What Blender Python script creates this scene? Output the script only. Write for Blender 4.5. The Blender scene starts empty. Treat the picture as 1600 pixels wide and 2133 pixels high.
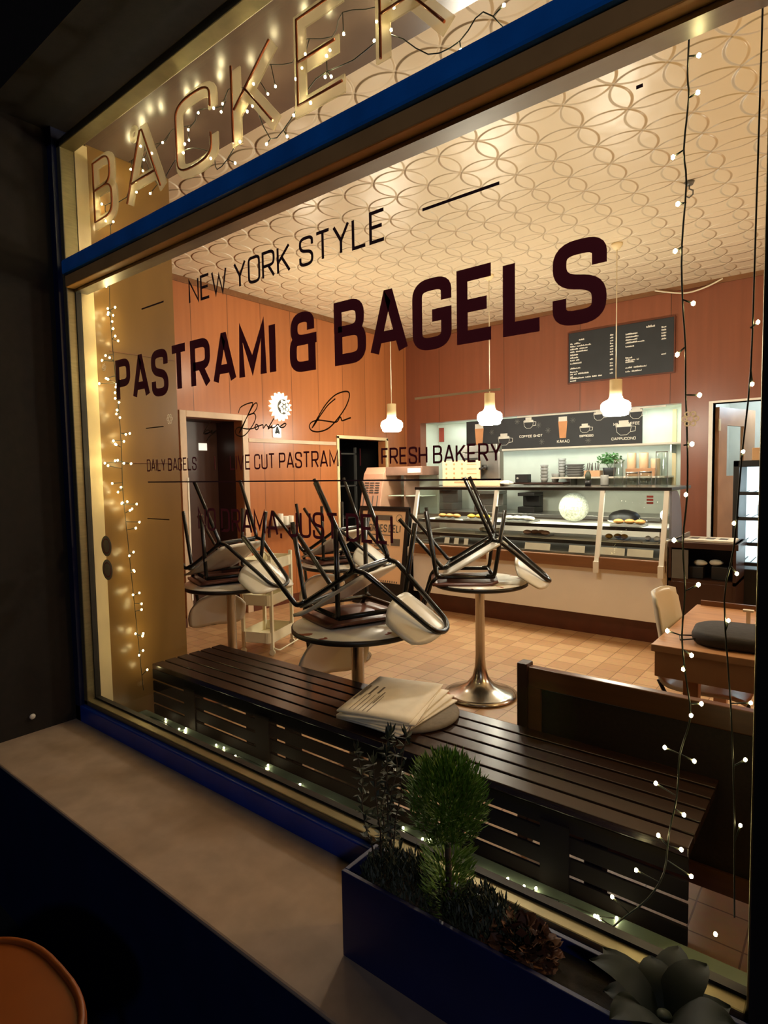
import bpy, bmesh, math, random
from mathutils import Vector, Matrix, Euler
random.seed(7)
S = bpy.context.scene
COL = S.collection
PI = math.pi

# ------------------------------------------------------------------ camera, world, exposure
cam_d = bpy.data.cameras.new('camera'); cam = bpy.data.objects.new('camera', cam_d); COL.objects.link(cam)
S.camera = cam
yaw, pit, rol = (math.radians(a) for a in (-38.5685, 3.73994, -0.99051))
fw = Vector((math.sin(yaw)*math.cos(pit), math.cos(yaw)*math.cos(pit), -math.sin(pit)))
rt = Vector((math.cos(yaw), -math.sin(yaw), 0)); up = rt.cross(fw)
r2 = math.cos(rol)*rt + math.sin(rol)*up; u2 = -math.sin(rol)*rt + math.cos(rol)*up
M3 = Matrix((r2, u2, -fw)).transposed()
cam.matrix_world = Matrix.Translation((0, 0, 1.43)) @ M3.to_4x4()
cam_d.sensor_fit = 'AUTO'; cam_d.sensor_width = 36.0
cam_d.lens = 1238.0/2133.0*36.0
cam_d.clip_start = 0.02
W = bpy.data.worlds.new('night'); S.world = W; W.use_nodes = True
W.node_tree.nodes['Background'].inputs[0].default_value = (0.30, 0.36, 0.55, 1)
W.node_tree.nodes['Background'].inputs[1].default_value = 0.006
S.view_settings.view_transform = 'Standard'; S.view_settings.look = 'None'
S.view_settings.exposure = 1.12; S.view_settings.gamma = 1.0; S.view_settings.use_curve_mapping = False
S.cycles.max_bounces = 10; S.cycles.transparent_max_bounces = 16
S.cycles.sample_clamp_indirect = 4.0; S.cycles.caustics_reflective = False; S.cycles.caustics_refractive = False

def lamp(name, kind, loc, power, color, size=0.1, rot=(0,0,0), size_y=None, spread=None):
    d = bpy.data.lights.new(name, kind); d.energy = power; d.color = color
    if kind == 'AREA':
        d.size = size
        if size_y: d.shape = 'RECTANGLE'; d.size_y = size_y
        if spread: d.spread = spread
    else: d.shadow_soft_size = size
    o = bpy.data.objects.new(name, d); COL.objects.link(o); o.location = loc; o.rotation_euler = rot
    return o
WARM = (1.0, 0.86, 0.66); GOLD = (1.0, 0.70, 0.30); COOL = (0.94, 1.0, 0.95); BLUE = (0.62, 0.82, 1.0)
lamp('room_fill', 'POINT', (1.0, 2.9, 2.35), 27, GOLD, 0.10)  # warm lamp out of view on the right
lamp('room_fill', 'POINT', (1.2, 5.2, 2.2), 34, WARM, 0.10)  # unseen light added to fill the right of the room
lamp('room_fill', 'POINT', (-1.7, 3.0, 2.0), 17, (1.0, 0.88, 0.72), 0.07)  # no lamp hangs here; added to brighten tables, ceiling and counter front
lamp('room_fill', 'POINT', (-3.9, 3.9, 2.55), 7, WARM, 0.07)  # unseen fill added on the left side of the room
lamp('niche_strip_light', 'AREA', (-3.0, 6.98, 2.09), 6, COOL, 3.0, (0.1, 0, 0), 0.06)
lamp('shelf_fill', 'AREA', (-2.75, 6.82, 1.68), 4.5, COOL, 2.5, (0.5, 0, 0), 0.05)  # added to brighten the niche below the upper shelf; no strip there
lamp('case_strip_light', 'AREA', (-2.4, 5.20, 1.235), 9, (1.0, 0.95, 0.80), 2.3, (0, 0, 0), 0.05)
lamp('back_room_light', 'POINT', (-0.5, 7.7, 2.2), 13, BLUE, 0.15)
lamp('cooler_light', 'AREA', (-0.475, 5.475, 1.02), 9, BLUE, 0.48, (PI/2, 0, 0), 0.75)
lamp('street_lamp', 'POINT', (4.2, -4.0, 4.6), 95, (0.82, 0.85, 1.0), 0.2)

# ------------------------------------------------------------------ materials
def lin(c): return c/12.92 if c <= 0.04045 else ((c+0.055)/1.055)**2.4
def hexc(h): return tuple(lin(int(h[i:i+2], 16)/255) for i in (0, 2, 4)) + (1,)
def new_mat(name):
    m = bpy.data.materials.new(name); m.use_nodes = True
    return m, m.node_tree.nodes, m.node_tree.links, m.node_tree.nodes['Principled BSDF']
def mat(name, col, rough=0.5, metal=0.0, var=0.12, scale=8.0, bump=0.0, stretch=(1,1,1), emit=0.0, spec=0.5, bscale=None):
    m, N, L, B = new_mat(name)
    c = hexc(col) if isinstance(col, str) else tuple(col)+(1,)
    B.inputs['Roughness'].default_value = rough; B.inputs['Metallic'].default_value = metal
    B.inputs['Specular IOR Level'].default_value = spec
    tc = N.new('ShaderNodeTexCoord'); mp = N.new('ShaderNodeMapping'); mp.inputs['Scale'].default_value = stretch
    L.new(tc.outputs['Object'], mp.inputs['Vector'])
    nz = N.new('ShaderNodeTexNoise'); nz.inputs['Scale'].default_value = scale; nz.inputs['Detail'].default_value = 6
    L.new(mp.outputs['Vector'], nz.inputs['Vector'])
    r = N.new('ShaderNodeMapRange'); r.inputs[1].default_value = 0.3; r.inputs[2].default_value = 0.7
    L.new(nz.outputs['Fac'], r.inputs[0])
    mx = N.new('ShaderNodeMix'); mx.data_type = 'RGBA'
    mx.inputs[6].default_value = tuple(x*(1-var) for x in c[:3])+(1,); mx.inputs[7].default_value = tuple(min(1, x*(1+var)) for x in c[:3])+(1,)
    L.new(r.outputs[0], mx.inputs[0]); L.new(mx.outputs[2], B.inputs['Base Color'])
    if bump:
        bp = N.new('ShaderNodeBump'); bp.inputs['Strength'].default_value = bump; bp.inputs['Distance'].default_value = 0.003
        L.new(nz.outputs['Fac'], bp.inputs['Height']); L.new(bp.outputs['Normal'], B.inputs['Normal'])
    if emit:
        L.new(mx.outputs[2], B.inputs['Emission Color']); B.inputs['Emission Strength'].default_value = emit
    return m
def emis(name, col, s):
    m, N, L, B = new_mat(name)
    c = tuple(col)+(1,)
    B.inputs['Base Color'].default_value = c; B.inputs['Emission Color'].default_value = c; B.inputs['Emission Strength'].default_value = s
    return m
def math_node(N, L, op, a, b=None, c=None):
    n = N.new('ShaderNodeMath'); n.operation = op
    for i, v in enumerate((a, b, c)):
        if v is None: continue
        if isinstance(v, (int, float)): n.inputs[i].default_value = v
        else: L.new(v, n.inputs[i])
    return n.outputs[0]
def glass(name, tint=(1,1,1), gloss=0.6, rough=0.0):
    m, N, L, B = new_mat(name); N.remove(B)
    t = N.new('ShaderNodeBsdfTransparent'); t.inputs[0].default_value = tint+(1,)
    g = N.new('ShaderNodeBsdfGlossy'); g.inputs['Roughness'].default_value = rough
    lw = N.new('ShaderNodeLayerWeight'); lw.inputs[0].default_value = 0.5
    f = math_node(N, L, 'MULTIPLY_ADD', math_node(N, L, 'POWER', lw.outputs['Facing'], 5.0), 0.95*gloss, 0.04*gloss)
    mx = N.new('ShaderNodeMixShader'); L.new(f, mx.inputs[0]); L.new(t.outputs[0], mx.inputs[1]); L.new(g.outputs[0], mx.inputs[2])
    L.new(mx.outputs[0], N['Material Output'].inputs[0])
    return m
def acrylic(name):
    m, N, L, B = new_mat(name); N.remove(B)
    a = N.new('ShaderNodeBsdfTranslucent'); a.inputs[0].default_value = hexc('cfc6b0')
    d = N.new('ShaderNodeBsdfDiffuse'); d.inputs[0].default_value = hexc('c8b890')
    t = N.new('ShaderNodeBsdfTransparent'); t.inputs[0].default_value = hexc('f4f0e6')
    x = N.new('ShaderNodeMixShader'); x.inputs[0].default_value = 0.35; L.new(a.outputs[0], x.inputs[1]); L.new(d.outputs[0], x.inputs[2])
    y = N.new('ShaderNodeMixShader'); y.inputs[0].default_value = 0.62; L.new(x.outputs[0], y.inputs[1]); L.new(t.outputs[0], y.inputs[2])
    L.new(y.outputs[0], N['Material Output'].inputs[0])
    return m
def foil(name, col):
    m, N, L, B = new_mat(name)
    B.inputs['Base Color'].default_value = hexc(col); B.inputs['Roughness'].default_value = 0.5
    a = N.new('ShaderNodeBsdfTranslucent'); a.inputs[0].default_value = hexc(col)
    x = N.new('ShaderNodeMixShader'); x.inputs[0].default_value = 0.5; L.new(B.outputs[0], x.inputs[1]); L.new(a.outputs[0], x.inputs[2])
    L.new(x.outputs[0], N['Material Output'].inputs[0])
    return m
def ceiling_mat():
    m, N, L, B = new_mat('patterned_ceiling_paint')
    B.inputs['Base Color'].default_value = hexc('d8c6a6'); B.inputs['Roughness'].default_value = 0.33
    g = N.new('ShaderNodeNewGeometry'); sx = N.new('ShaderNodeSeparateXYZ'); L.new(g.outputs['Position'], sx.inputs[0])
    P = 0.25; R = P/math.sqrt(2)
    def cell(o, off):
        a = math_node(N, L, 'ADD', o, off); a = math_node(N, L, 'DIVIDE', a, P)
        a = math_node(N, L, 'FRACT', a); a = math_node(N, L, 'SUBTRACT', a, 0.5)
        a = math_node(N, L, 'ABSOLUTE', a); return math_node(N, L, 'MULTIPLY', a, P)
    u = cell(sx.outputs[0], 100.225); v = cell(sx.outputs[1], 99.95)
    hs = []
    for cu, cv in ((0,0),(P,0),(0,P)):
        du = math_node(N, L, 'SUBTRACT', u, cu); dv = math_node(N, L, 'SUBTRACT', v, cv)
        d = math_node(N, L, 'SQRT', math_node(N, L, 'ADD', math_node(N, L, 'MULTIPLY', du, du), math_node(N, L, 'MULTIPLY', dv, dv)))
        e = math_node(N, L, 'SUBTRACT', d, R)
        r = N.new('ShaderNodeMapRange'); r.interpolation_type = 'SMOOTHSTEP'
        r.inputs[1].default_value = -0.013; r.inputs[2].default_value = 0.004; r.inputs[3].default_value = 1.0; r.inputs[4].default_value = 0.0
        L.new(e, r.inputs[0]); hs.append(r.outputs[0])
    h = math_node(N, L, 'ADD', math_node(N, L, 'ADD', hs[0], hs[1]), hs[2])
    nz = N.new('ShaderNodeTexNoise'); nz.inputs['Scale'].default_value = 5.0; L.new(g.outputs['Position'], nz.inputs['Vector'])
    h2 = math_node(N, L, 'ADD', h, math_node(N, L, 'MULTIPLY', nz.outputs['Fac'], 0.5))
    bp = N.new('ShaderNodeBump'); bp.inputs['Strength'].default_value = 1.0; bp.inputs['Distance'].default_value = 0.013
    L.new(h2, bp.inputs['Height']); L.new(bp.outputs['Normal'], B.inputs['Normal'])
    return m
def floor_mat():
    m, N, L, B = new_mat('terracotta_floor_tile'); B.inputs['Roughness'].default_value = 0.42
    g = N.new('ShaderNodeNewGeometry')
    mp = N.new('ShaderNodeMapping'); mp.inputs['Location'].default_value = (0.075, 0.03, 0); L.new(g.outputs['Position'], mp.inputs['Vector'])
    b = N.new('ShaderNodeTexBrick'); b.offset = 0.0; b.inputs['Scale'].default_value = 1.0
    b.inputs['Brick Width'].default_value = 0.152; b.inputs['Row Height'].default_value = 0.152
    b.inputs['Mortar Size'].default_value = 0.003; b.inputs['Mortar Smooth'].default_value = 0.2
    b.inputs['Color1'].default_value = hexc('cca478'); b.inputs['Color2'].default_value = hexc('b68a60'); b.inputs['Mortar'].default_value = hexc('866040')
    L.new(mp.outputs[0], b.inputs['Vector'])
    nz = N.new('ShaderNodeTexNoise'); nz.inputs['Scale'].default_value = 30; L.new(g.outputs['Position'], nz.inputs['Vector'])
    mx = N.new('ShaderNodeMix'); mx.data_type = 'RGBA'; mx.blend_type = 'MULTIPLY'; mx.inputs[0].default_value = 0.25
    L.new(b.outputs['Color'], mx.inputs[6]); L.new(nz.outputs['Color'], mx.inputs[7]); L.new(mx.outputs[2], B.inputs['Base Color'])
    bp = N.new('ShaderNodeBump'); bp.inputs['Strength'].default_value = 0.4; bp.inputs['Distance'].default_value = 0.002; bp.invert = True
    L.new(b.outputs['Fac'], bp.inputs['Height']); L.new(bp.outputs['Normal'], B.inputs['Normal'])
    return m
def panel_mat(name, col, axis, pitch, rough=0.34):
    """veneer boards with vertical joints along axis (0 = x, 1 = y)"""
    m, N, L, B = new_mat(name); B.inputs['Roughness'].default_value = rough
    g = N.new('ShaderNodeNewGeometry'); sx = N.new('ShaderNodeSeparateXYZ'); L.new(g.outputs['Position'], sx.inputs[0])
    a = math_node(N, L, 'DIVIDE', math_node(N, L, 'ADD', sx.outputs[axis], 50.0), pitch)
    fr = math_node(N, L, 'FRACT', a); idx = math_node(N, L, 'FLOOR', a)
    edge = math_node(N, L, 'LESS_THAN', math_node(N, L, 'MINIMUM', fr, math_node(N, L, 'SUBTRACT', 1.0, fr)), 0.006/pitch*0.6)
    wn = N.new('ShaderNodeTexWhiteNoise'); wn.noise_dimensions = '1D'; L.new(idx, wn.inputs['W'])
    mp = N.new('ShaderNodeMapping'); mp.inputs['Scale'].default_value = (22, 22, 1.1); L.new(g.outputs['Position'], mp.inputs['Vector'])
    nz = N.new('ShaderNodeTexNoise'); nz.inputs['Scale'].default_value = 1.0; nz.inputs['Detail'].default_value = 8; L.new(mp.outputs[0], nz.inputs['Vector'])
    c = hexc(col)
    mx = N.new('ShaderNodeMix'); mx.data_type = 'RGBA'
    mx.inputs[6].default_value = tuple(x*0.72 for x in c[:3])+(1,); mx.inputs[7].default_value = tuple(x*1.3 for x in c[:3])+(1,)
    f = math_node(N, L, 'ADD', math_node(N, L, 'MULTIPLY', nz.outputs['Fac'], 0.65), math_node(N, L, 'MULTIPLY', wn.outputs[0], 0.35))
    L.new(f, mx.inputs[0])
    m2 = N.new('ShaderNodeMix'); m2.data_type = 'RGBA'; m2.inputs[7].default_value = tuple(x*0.35 for x in c[:3])+(1,)
    L.new(edge, m2.inputs[0]); L.new(mx.outputs[2], m2.inputs[6]); L.new(m2.outputs[2], B.inputs['Base Color'])
    bp = N.new('ShaderNodeBump'); bp.inputs['Strength'].default_value = 0.12; bp.inputs['Distance'].default_value = 0.002
    L.new(nz.outputs['Fac'], bp.inputs['Height']); L.new(bp.outputs['Normal'], B.inputs['Normal'])
    return m
def table_top_mat():
    m, N, L, B = new_mat('printed_table_top'); B.inputs['Roughness'].default_value = 0.28
    tc = N.new('ShaderNodeTexCoord')
    v = N.new('ShaderNodeTexVoronoi'); v.inputs['Scale'].default_value = 9; L.new(tc.outputs['Object'], v.inputs['Vector'])
    nz = N.new('ShaderNodeTexNoise'); nz.inputs['Scale'].default_value = 5; nz.inputs['Detail'].default_value = 3; L.new(tc.outputs['Object'], nz.inputs['Vector'])
    k = math_node(N, L, 'MULTIPLY', math_node(N, L, 'GREATER_THAN', nz.outputs['Fac'], 0.59), math_node(N, L, 'LESS_THAN', v.outputs['Distance'], 0.45))
    mx = N.new('ShaderNodeMix'); mx.data_type = 'RGBA'; mx.inputs[6].default_value = hexc('f2ecdc'); mx.inputs[7].default_value = hexc('a0553a')
    L.new(k, mx.inputs[0]); L.new(mx.outputs[2], B.inputs['Base Color'])
    return m

MT = dict(
    ceil=ceiling_mat(), floor=floor_mat(),
    panel_y=panel_mat('veneer_left_wall', 'aa683c', 1, 0.42), panel_x=panel_mat('veneer_back_wall', '824a32', 0, 0.95),
    plywood=mat('plywood_pillar', '7e5e32', 0.30, var=0.10, scale=3, stretch=(3,3,0.6)),
    soffit=mat('gloss_soffit_board', '5e4e46', 0.27, var=0.08, spec=1.0),
    pale=mat('pale_green_wall', 'd0d8cc', 0.6, var=0.05), white=mat('white_paint', 'e2ddd0', 0.45, var=0.04),
    cream=mat('cream_paint', 'e4cfa0', 0.5, var=0.05), dark=mat('dark_wall', '2c2824', 0.7), darkdoor=mat('brown_door_paint', '4c332a', 0.35, var=0.1),
    jamb=mat('dark_jamb', '3c231a', 0.4), trimw=mat('pale_wood_trim', 'cdb296', 0.45),
    brass=mat('brushed_brass', '8c8262', 0.45, 0.7, var=0.12, scale=20, stretch=(1,1,6)), blue=mat('blue_gloss_paint', '1a84f0', 0.30, var=0.15),
    blue_shaded=mat('shaded_blue_gloss_paint', '12389a', 0.3, var=0.15), bluedark=mat('dark_blue_paint', '101c44', 0.45), render=mat('brown_render', '1d1610', 0.9, var=0.2, scale=30, bump=0.4),  # bottom rail: same paint as the transom, darkened to show weaker light
    sill=mat('stone_sill', 'a48c78', 0.75, var=0.12, scale=12, bump=0.15), black=mat('black_paint', '14110f', 0.5), asphalt=mat('asphalt', '1c1c20', 0.9, scale=60, bump=0.5),
    ledge=mat('grey_green_ledge', '6a786c', 0.28, var=0.12), transomwood=mat('bronze_transom_profile', 'd29c5e', 0.5, 0.0, var=0.1), sticker=foil('grey_sticker', '9a8e7c'), palefoil=foil('pale_foil', 'e6d6bc'), gasket=mat('black_gasket', '1a140e', 0.6),
    vinyl=mat('maroon_vinyl', 'b03e46', 0.5, var=0.04), vinyl_dark=mat('dark_vinyl', '5a3038', 0.5, var=0.04), vinyl_brown=mat('bronze_vinyl', '6e4420', 0.4, var=0.1),
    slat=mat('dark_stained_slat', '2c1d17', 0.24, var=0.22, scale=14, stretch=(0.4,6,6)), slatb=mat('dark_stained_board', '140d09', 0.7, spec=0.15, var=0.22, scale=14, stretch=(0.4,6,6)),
    chrome=mat('brushed_steel', 'b8b2a8', 0.22, 1.0, var=0.05), steel=mat('satin_steel', 'a8a8a4', 0.35, 0.9, var=0.05), tube=mat('black_tube', '15130f', 0.25, var=0.05),
    shell=mat('white_chair_shell', 'd8d2c2', 0.32, var=0.03), plate=mat('brown_seat', '5c3428', 0.32, var=0.2, scale=10, stretch=(1,5,1)), creamseat=mat('beech_seat', 'c8a884', 0.4, var=0.08, stretch=(1,5,1)),
    top=table_top_mat(), rim=mat('black_edge', '1c1814', 0.4), cart=mat('cream_lacquer', 'ece4c4', 0.4, var=0.03),
    wood=mat('oak_veneer', 'c4946e', 0.42, var=0.14, scale=5, stretch=(1,8,1)), woodd=mat('dark_walnut', '3c2418', 0.35, var=0.2, scale=6, stretch=(1,1,0.4)), woodm=mat('brown_ledge', '7c5230', 0.45, var=0.15, scale=8, stretch=(0.4,4,4)),
    plinth=mat('dark_red_plinth', '5a2c1a', 0.4, var=0.2), corpus=mat('greige_panel', 'e8e2d8', 0.5, var=0.03), slab=mat('dark_slab', '2a2522', 0.25), lilac=mat('grey_lilac_panel', '8d90a4', 0.4, var=0.05),
    chalk=mat('slate_board', '23262a', 0.55, var=0.15), chalkw=mat('chalk_white', 'e8e6dc', 0.8), chalkt=mat('chalk_tan', 'd79a6c', 0.8), paper=mat('newsprint', 'eee4d2', 0.75, var=0.06, scale=20), ink=mat('printing_ink', '6a6258', 0.8),
    poster=mat('peach_paper', 'f2cda2', 0.7, var=0.03), fabric=mat('grey_felt', '7d7468', 0.95, var=0.12, scale=60, bump=0.4), cushion=mat('dark_quilted_fabric', '2a2626', 0.8, var=0.2, scale=40, bump=0.5),
    rattan=mat('dark_cane', '281a12', 0.6, var=0.3, scale=80), railw=mat('varnished_rail', '6b4426', 0.28, var=0.15, stretch=(0.4,5,5)), seatgrey=mat('grey_bench_fabric', '9a9288', 0.8, var=0.1, scale=30),
    grey=mat('stoneware_grey', '8c8a84', 0.45), greyd=mat('dark_stoneware', '62605c', 0.45), clear=glass('clear_plastic', (0.90,0.93,0.92), 1.6, 0.12), pane=glass('window_glass', (0.97,0.985,0.97), 0.55), caseglass=glass('case_glass', (0.93,0.97,0.95), 0.9),
    green=mat('leaf_green', '3f6a34', 0.5, var=0.3, scale=20), conifer=mat('conifer_green', '587a1c', 0.6, var=0.35, scale=25), drygreen=mat('dull_leaf', '3a4030', 0.6, var=0.3, scale=30), dryleaf=mat('dry_brown_leaf', '55301a', 0.7, var=0.35, scale=25), twig=mat('twig_bark', '3a2a1e', 0.8), bigleaf=mat('broad_leaf', '10170c', 0.6, spec=0.2, var=0.2, scale=12),
    soil=mat('potting_soil', '1c140e', 0.95, var=0.4, scale=50, bump=0.8), planter=mat('blue_planter', '161f52', 0.4, var=0.12), orange=mat('orange_lacquer', '8e4816', 0.4, var=0.05),
    kraft=mat('kraft_card', 'c09468', 0.7), pink=mat('pinkish_board', 'c99a80', 0.4, var=0.05), louver=mat('taupe_panel', '8c6c5c', 0.35), yellow=mat('yellow_card', 'd8a83c', 0.6), bread=mat('baked_crust', 'c28a48', 0.6, var=0.3, scale=18), cable=mat('dark_cable', '1c2014', 0.5), cablew=mat('white_cable', 'e0d4b8', 0.5),
    bulb=emis('warm_led', (1.0, 0.80, 0.36), 52.0), bulb_low=emis('warm_led_low', (1.0, 0.86, 0.50), 24.0), bulb_high=emis('warm_led_high', (1.0, 0.82, 0.42), 130.0), opal=emis('opal_glass', (1.0, 0.91, 0.75), 52.0), sunlamp=emis('lit_petal', (1.0, 0.93, 0.70), 0.75), litplate=emis('lit_plate', (1.0, 0.95, 0.85), 0.4), ball=mat('glowing_reflection_ball', 'a8aa98', 0.7, var=0.45, scale=60, emit=0.25),
    neon=mat('copper_tube', 'a4552c', 0.25, 0.3), acryl=acrylic('cloudy_acrylic_letter'), red=mat('reddish_box', 'a04030', 0.5), snow=mat('frost_sticker', 'd8c8b0', 0.7), tag=mat('white_card', 'e8e2d4', 0.6),
)

# ------------------------------------------------------------------ mesh helpers
class MB:
    def __init__(s): s.b = bmesh.new()
    def box(s, x0, x1, y0, y1, z0, z1, mx=None):
        vs = [s.b.verts.new(Vector(p) if mx is None else mx @ Vector(p)) for p in ((x0,y0,z0),(x1,y0,z0),(x1,y1,z0),(x0,y1,z0),(x0,y0,z1),(x1,y0,z1),(x1,y1,z1),(x0,y1,z1))]
        for f in ((0,3,2,1),(4,5,6,7),(0,1,5,4),(1,2,6,5),(2,3,7,6),(3,0,4,7)): s.b.faces.new([vs[i] for i in f])
        return s
    def tube(s, pts, r, seg=8, closed=False, r2=None):
        pts = [Vector(p) for p in pts]; n = len(pts); rings = []
        ref = None
        for i, p in enumerate(pts):
            a = pts[(i-1) % n] if (closed or i > 0) else p; c = pts[(i+1) % n] if (closed or i < n-1) else p
            t = (c-a).normalized() if (c-a).length > 1e-9 else Vector((0,0,1))
            if ref is None: ref = t.orthogonal().normalized()
            ref = (ref - t*ref.dot(t)); ref = ref.normalized() if ref.length > 1e-6 else t.orthogonal().normalized()
            bi = t.cross(ref); rr = r if r2 is None else r+(r2-r)*i/max(1, n-1)
            rings.append([s.b.verts.new(p+rr*(math.cos(2*PI*k/seg)*ref+math.sin(2*PI*k/seg)*bi)) for k in range(seg)])
        for i in range(n if closed else n-1):
            A, Bq = rings[i], rings[(i+1) % n]
            for k in range(seg):
                f = s.b.faces.new((A[k], A[(k+1) % seg], Bq[(k+1) % seg], Bq[k])); f.smooth = True
        if not closed:
            s.b.faces.new(rings[0][::-1]); s.b.faces.new(rings[-1])
        return s
    def lathe(s, prof, c=(0,0,0), seg=28, smooth=True):
        c = Vector(c); rings = []
        for r, z in prof:
            if r < 1e-6: rings.append([s.b.verts.new(c+Vector((0,0,z)))])
            else: rings.append([s.b.verts.new(c+Vector((r*math.cos(2*PI*k/seg), r*math.sin(2*PI*k/seg), z))) for k in range(seg)])
        for A, Bq in zip(rings, rings[1:]):
            for k in range(seg):
                j = (k+1) % seg
                if len(A) == 1 and len(Bq) == 1: continue
                if len(A) == 1: f = s.b.faces.new((A[0], Bq[j], Bq[k]))
                elif len(Bq) == 1: f = s.b.faces.new((A[k], A[j], Bq[0]))
                else: f = s.b.faces.new((A[k], A[j], Bq[j], Bq[k]))
                f.smooth = smooth
        return s
    def ball(s, c, r, sc=(1,1,1), sub=2):
        bmesh.ops.create_icosphere(s.b, subdivisions=sub, radius=r, matrix=Matrix.Translation(c) @ Matrix.Diagonal((*sc, 1)))
        return s
    def prism(s, poly, h, mx=Matrix()):
        """poly: 2D outline in local xy, extruded 0..h in z, moved by mx"""
        lo = [s.b.verts.new(mx @ Vector((x, y, 0))) for x, y in poly]; hi = [s.b.verts.new(mx @ Vector((x, y, h))) for x, y in poly]
        s.b.faces.new(lo[::-1]); s.b.faces.new(hi)
        n = len(poly)
        for i in range(n): s.b.faces.new((lo[i], lo[(i+1) % n], hi[(i+1) % n], hi[i]))
        return s
    def quad(s, *p):
        s.b.faces.new([s.b.verts.new(Vector(q)) for q in p]); return s
    def ribbon(s, pts, t, place, closed=False):
        """flat mitred stroke through 2D pts; place maps (x, z) to 3D"""
        P = [Vector(p) for p in pts]; n = len(P)
        if n < 2: return s
        Lp, Rp = [], []
        for i in range(n):
            a = P[i-1] if (i > 0 or closed) else None; c = P[(i+1) % n] if (i < n-1 or closed) else None
            d1 = (P[i]-a).normalized() if a is not None and (P[i]-a).length > 1e-9 else None
            d2 = (c-P[i]).normalized() if c is not None and (c-P[i]).length > 1e-9 else None
            d1 = d1 or d2 or Vector((1, 0)); d2 = d2 or d1
            n1 = Vector((-d1.y, d1.x)); n2 = Vector((-d2.y, d2.x)); m = n1+n2
            m = n1 if m.length < 0.2 else m.normalized()
            k = t/2/max(0.45, m.dot(n1))
            Lp.append(s.b.verts.new(place(P[i]+m*k))); Rp.append(s.b.verts.new(place(P[i]-m*k)))
        for i in range(n if closed else n-1):
            j = (i+1) % n
            try: s.b.faces.new((Rp[i], Rp[j], Lp[j], Lp[i]))
            except ValueError: pass
        return s
    def build(s, name, m, parent=None, bevel=0.0, smooth=False, mods=()):
        bmesh.ops.recalc_face_normals(s.b, faces=s.b.faces)
        me = bpy.data.meshes.new(name); s.b.to_mesh(me); s.b.free()
        if m: me.materials.append(MT[m] if isinstance(m, str) else m)
        if smooth:
            for p in me.polygons: p.use_smooth = True
        o = bpy.data.objects.new(name, me); COL.objects.link(o)
        if parent: o.parent = parent
        if bevel:
            b = o.modifiers.new('bevel', 'BEVEL'); b.width = bevel; b.segments = 2; b.limit_method = 'ANGLE'
        for kind, kw in mods:
            md = o.modifiers.new(kind.lower(), kind)
            for k, v in kw.items(): setattr(md, k, v)
        return o
def tag(o, label, cat, group=None, kind=None):
    o['label'] = label; o['category'] = cat
    if group: o['group'] = group
    if kind: o['kind'] = kind
    return o
def thing(name, label, cat, loc=(0,0,0), rz=0, group=None):
    o = bpy.data.objects.new(name, None); COL.objects.link(o); o.location = loc; o.rotation_euler = (0,0,rz); o.empty_display_size = 0.05
    return tag(o, label, cat, group)
def struct(o): o['kind'] = 'structure'; return o
def copy_tree(o, parent=None):
    c = o.copy(); COL.objects.link(c)
    if parent: c.parent = parent
    for ch in list(o.children): copy_tree(ch, c)
    return c
def rrect(x0, x1, y0, y1, r, seg=5):
    out = []
    for cx, cy, a in ((x1-r, y1-r, 0), (x0+r, y1-r, 90), (x0+r, y0+r, 180), (x1-r, y0+r, 270)):
        for k in range(seg+1):
            t = math.radians(a+90*k/seg); out.append((cx+r*math.cos(t), cy+r*math.sin(t)))
    return out
def smooth_pts(pts, n=4):
    P = [Vector(p) for p in pts]; out = []
    for i in range(len(P)-1):
        p0, p1, p2, p3 = P[max(0,i-1)], P[i], P[i+1], P[min(len(P)-1, i+2)]
        for k in range(n):
            t = k/n
            out.append(0.5*((2*p1)+(p2-p0)*t+(2*p0-5*p1+4*p2-p3)*t*t+(3*p1-p0-3*p2+p3)*t**3))
    return out+[P[-1]]
def bend(pts, r, n=5):
    """polyline with rounded corners"""
    P = [Vector(p) for p in pts]; out = [P[0]]
    for i in range(1, len(P)-1):
        a, b, c = P[i-1], P[i], P[i+1]; rr = min(r, (a-b).length*0.49, (c-b).length*0.49)
        p = b+(a-b).normalized()*rr; q = b+(c-b).normalized()*rr
        for k in range(n+1):
            t = k/n; out.append((1-t)**2*p+2*t*(1-t)*b+t*t*q)
    return out+[P[-1]]

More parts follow.
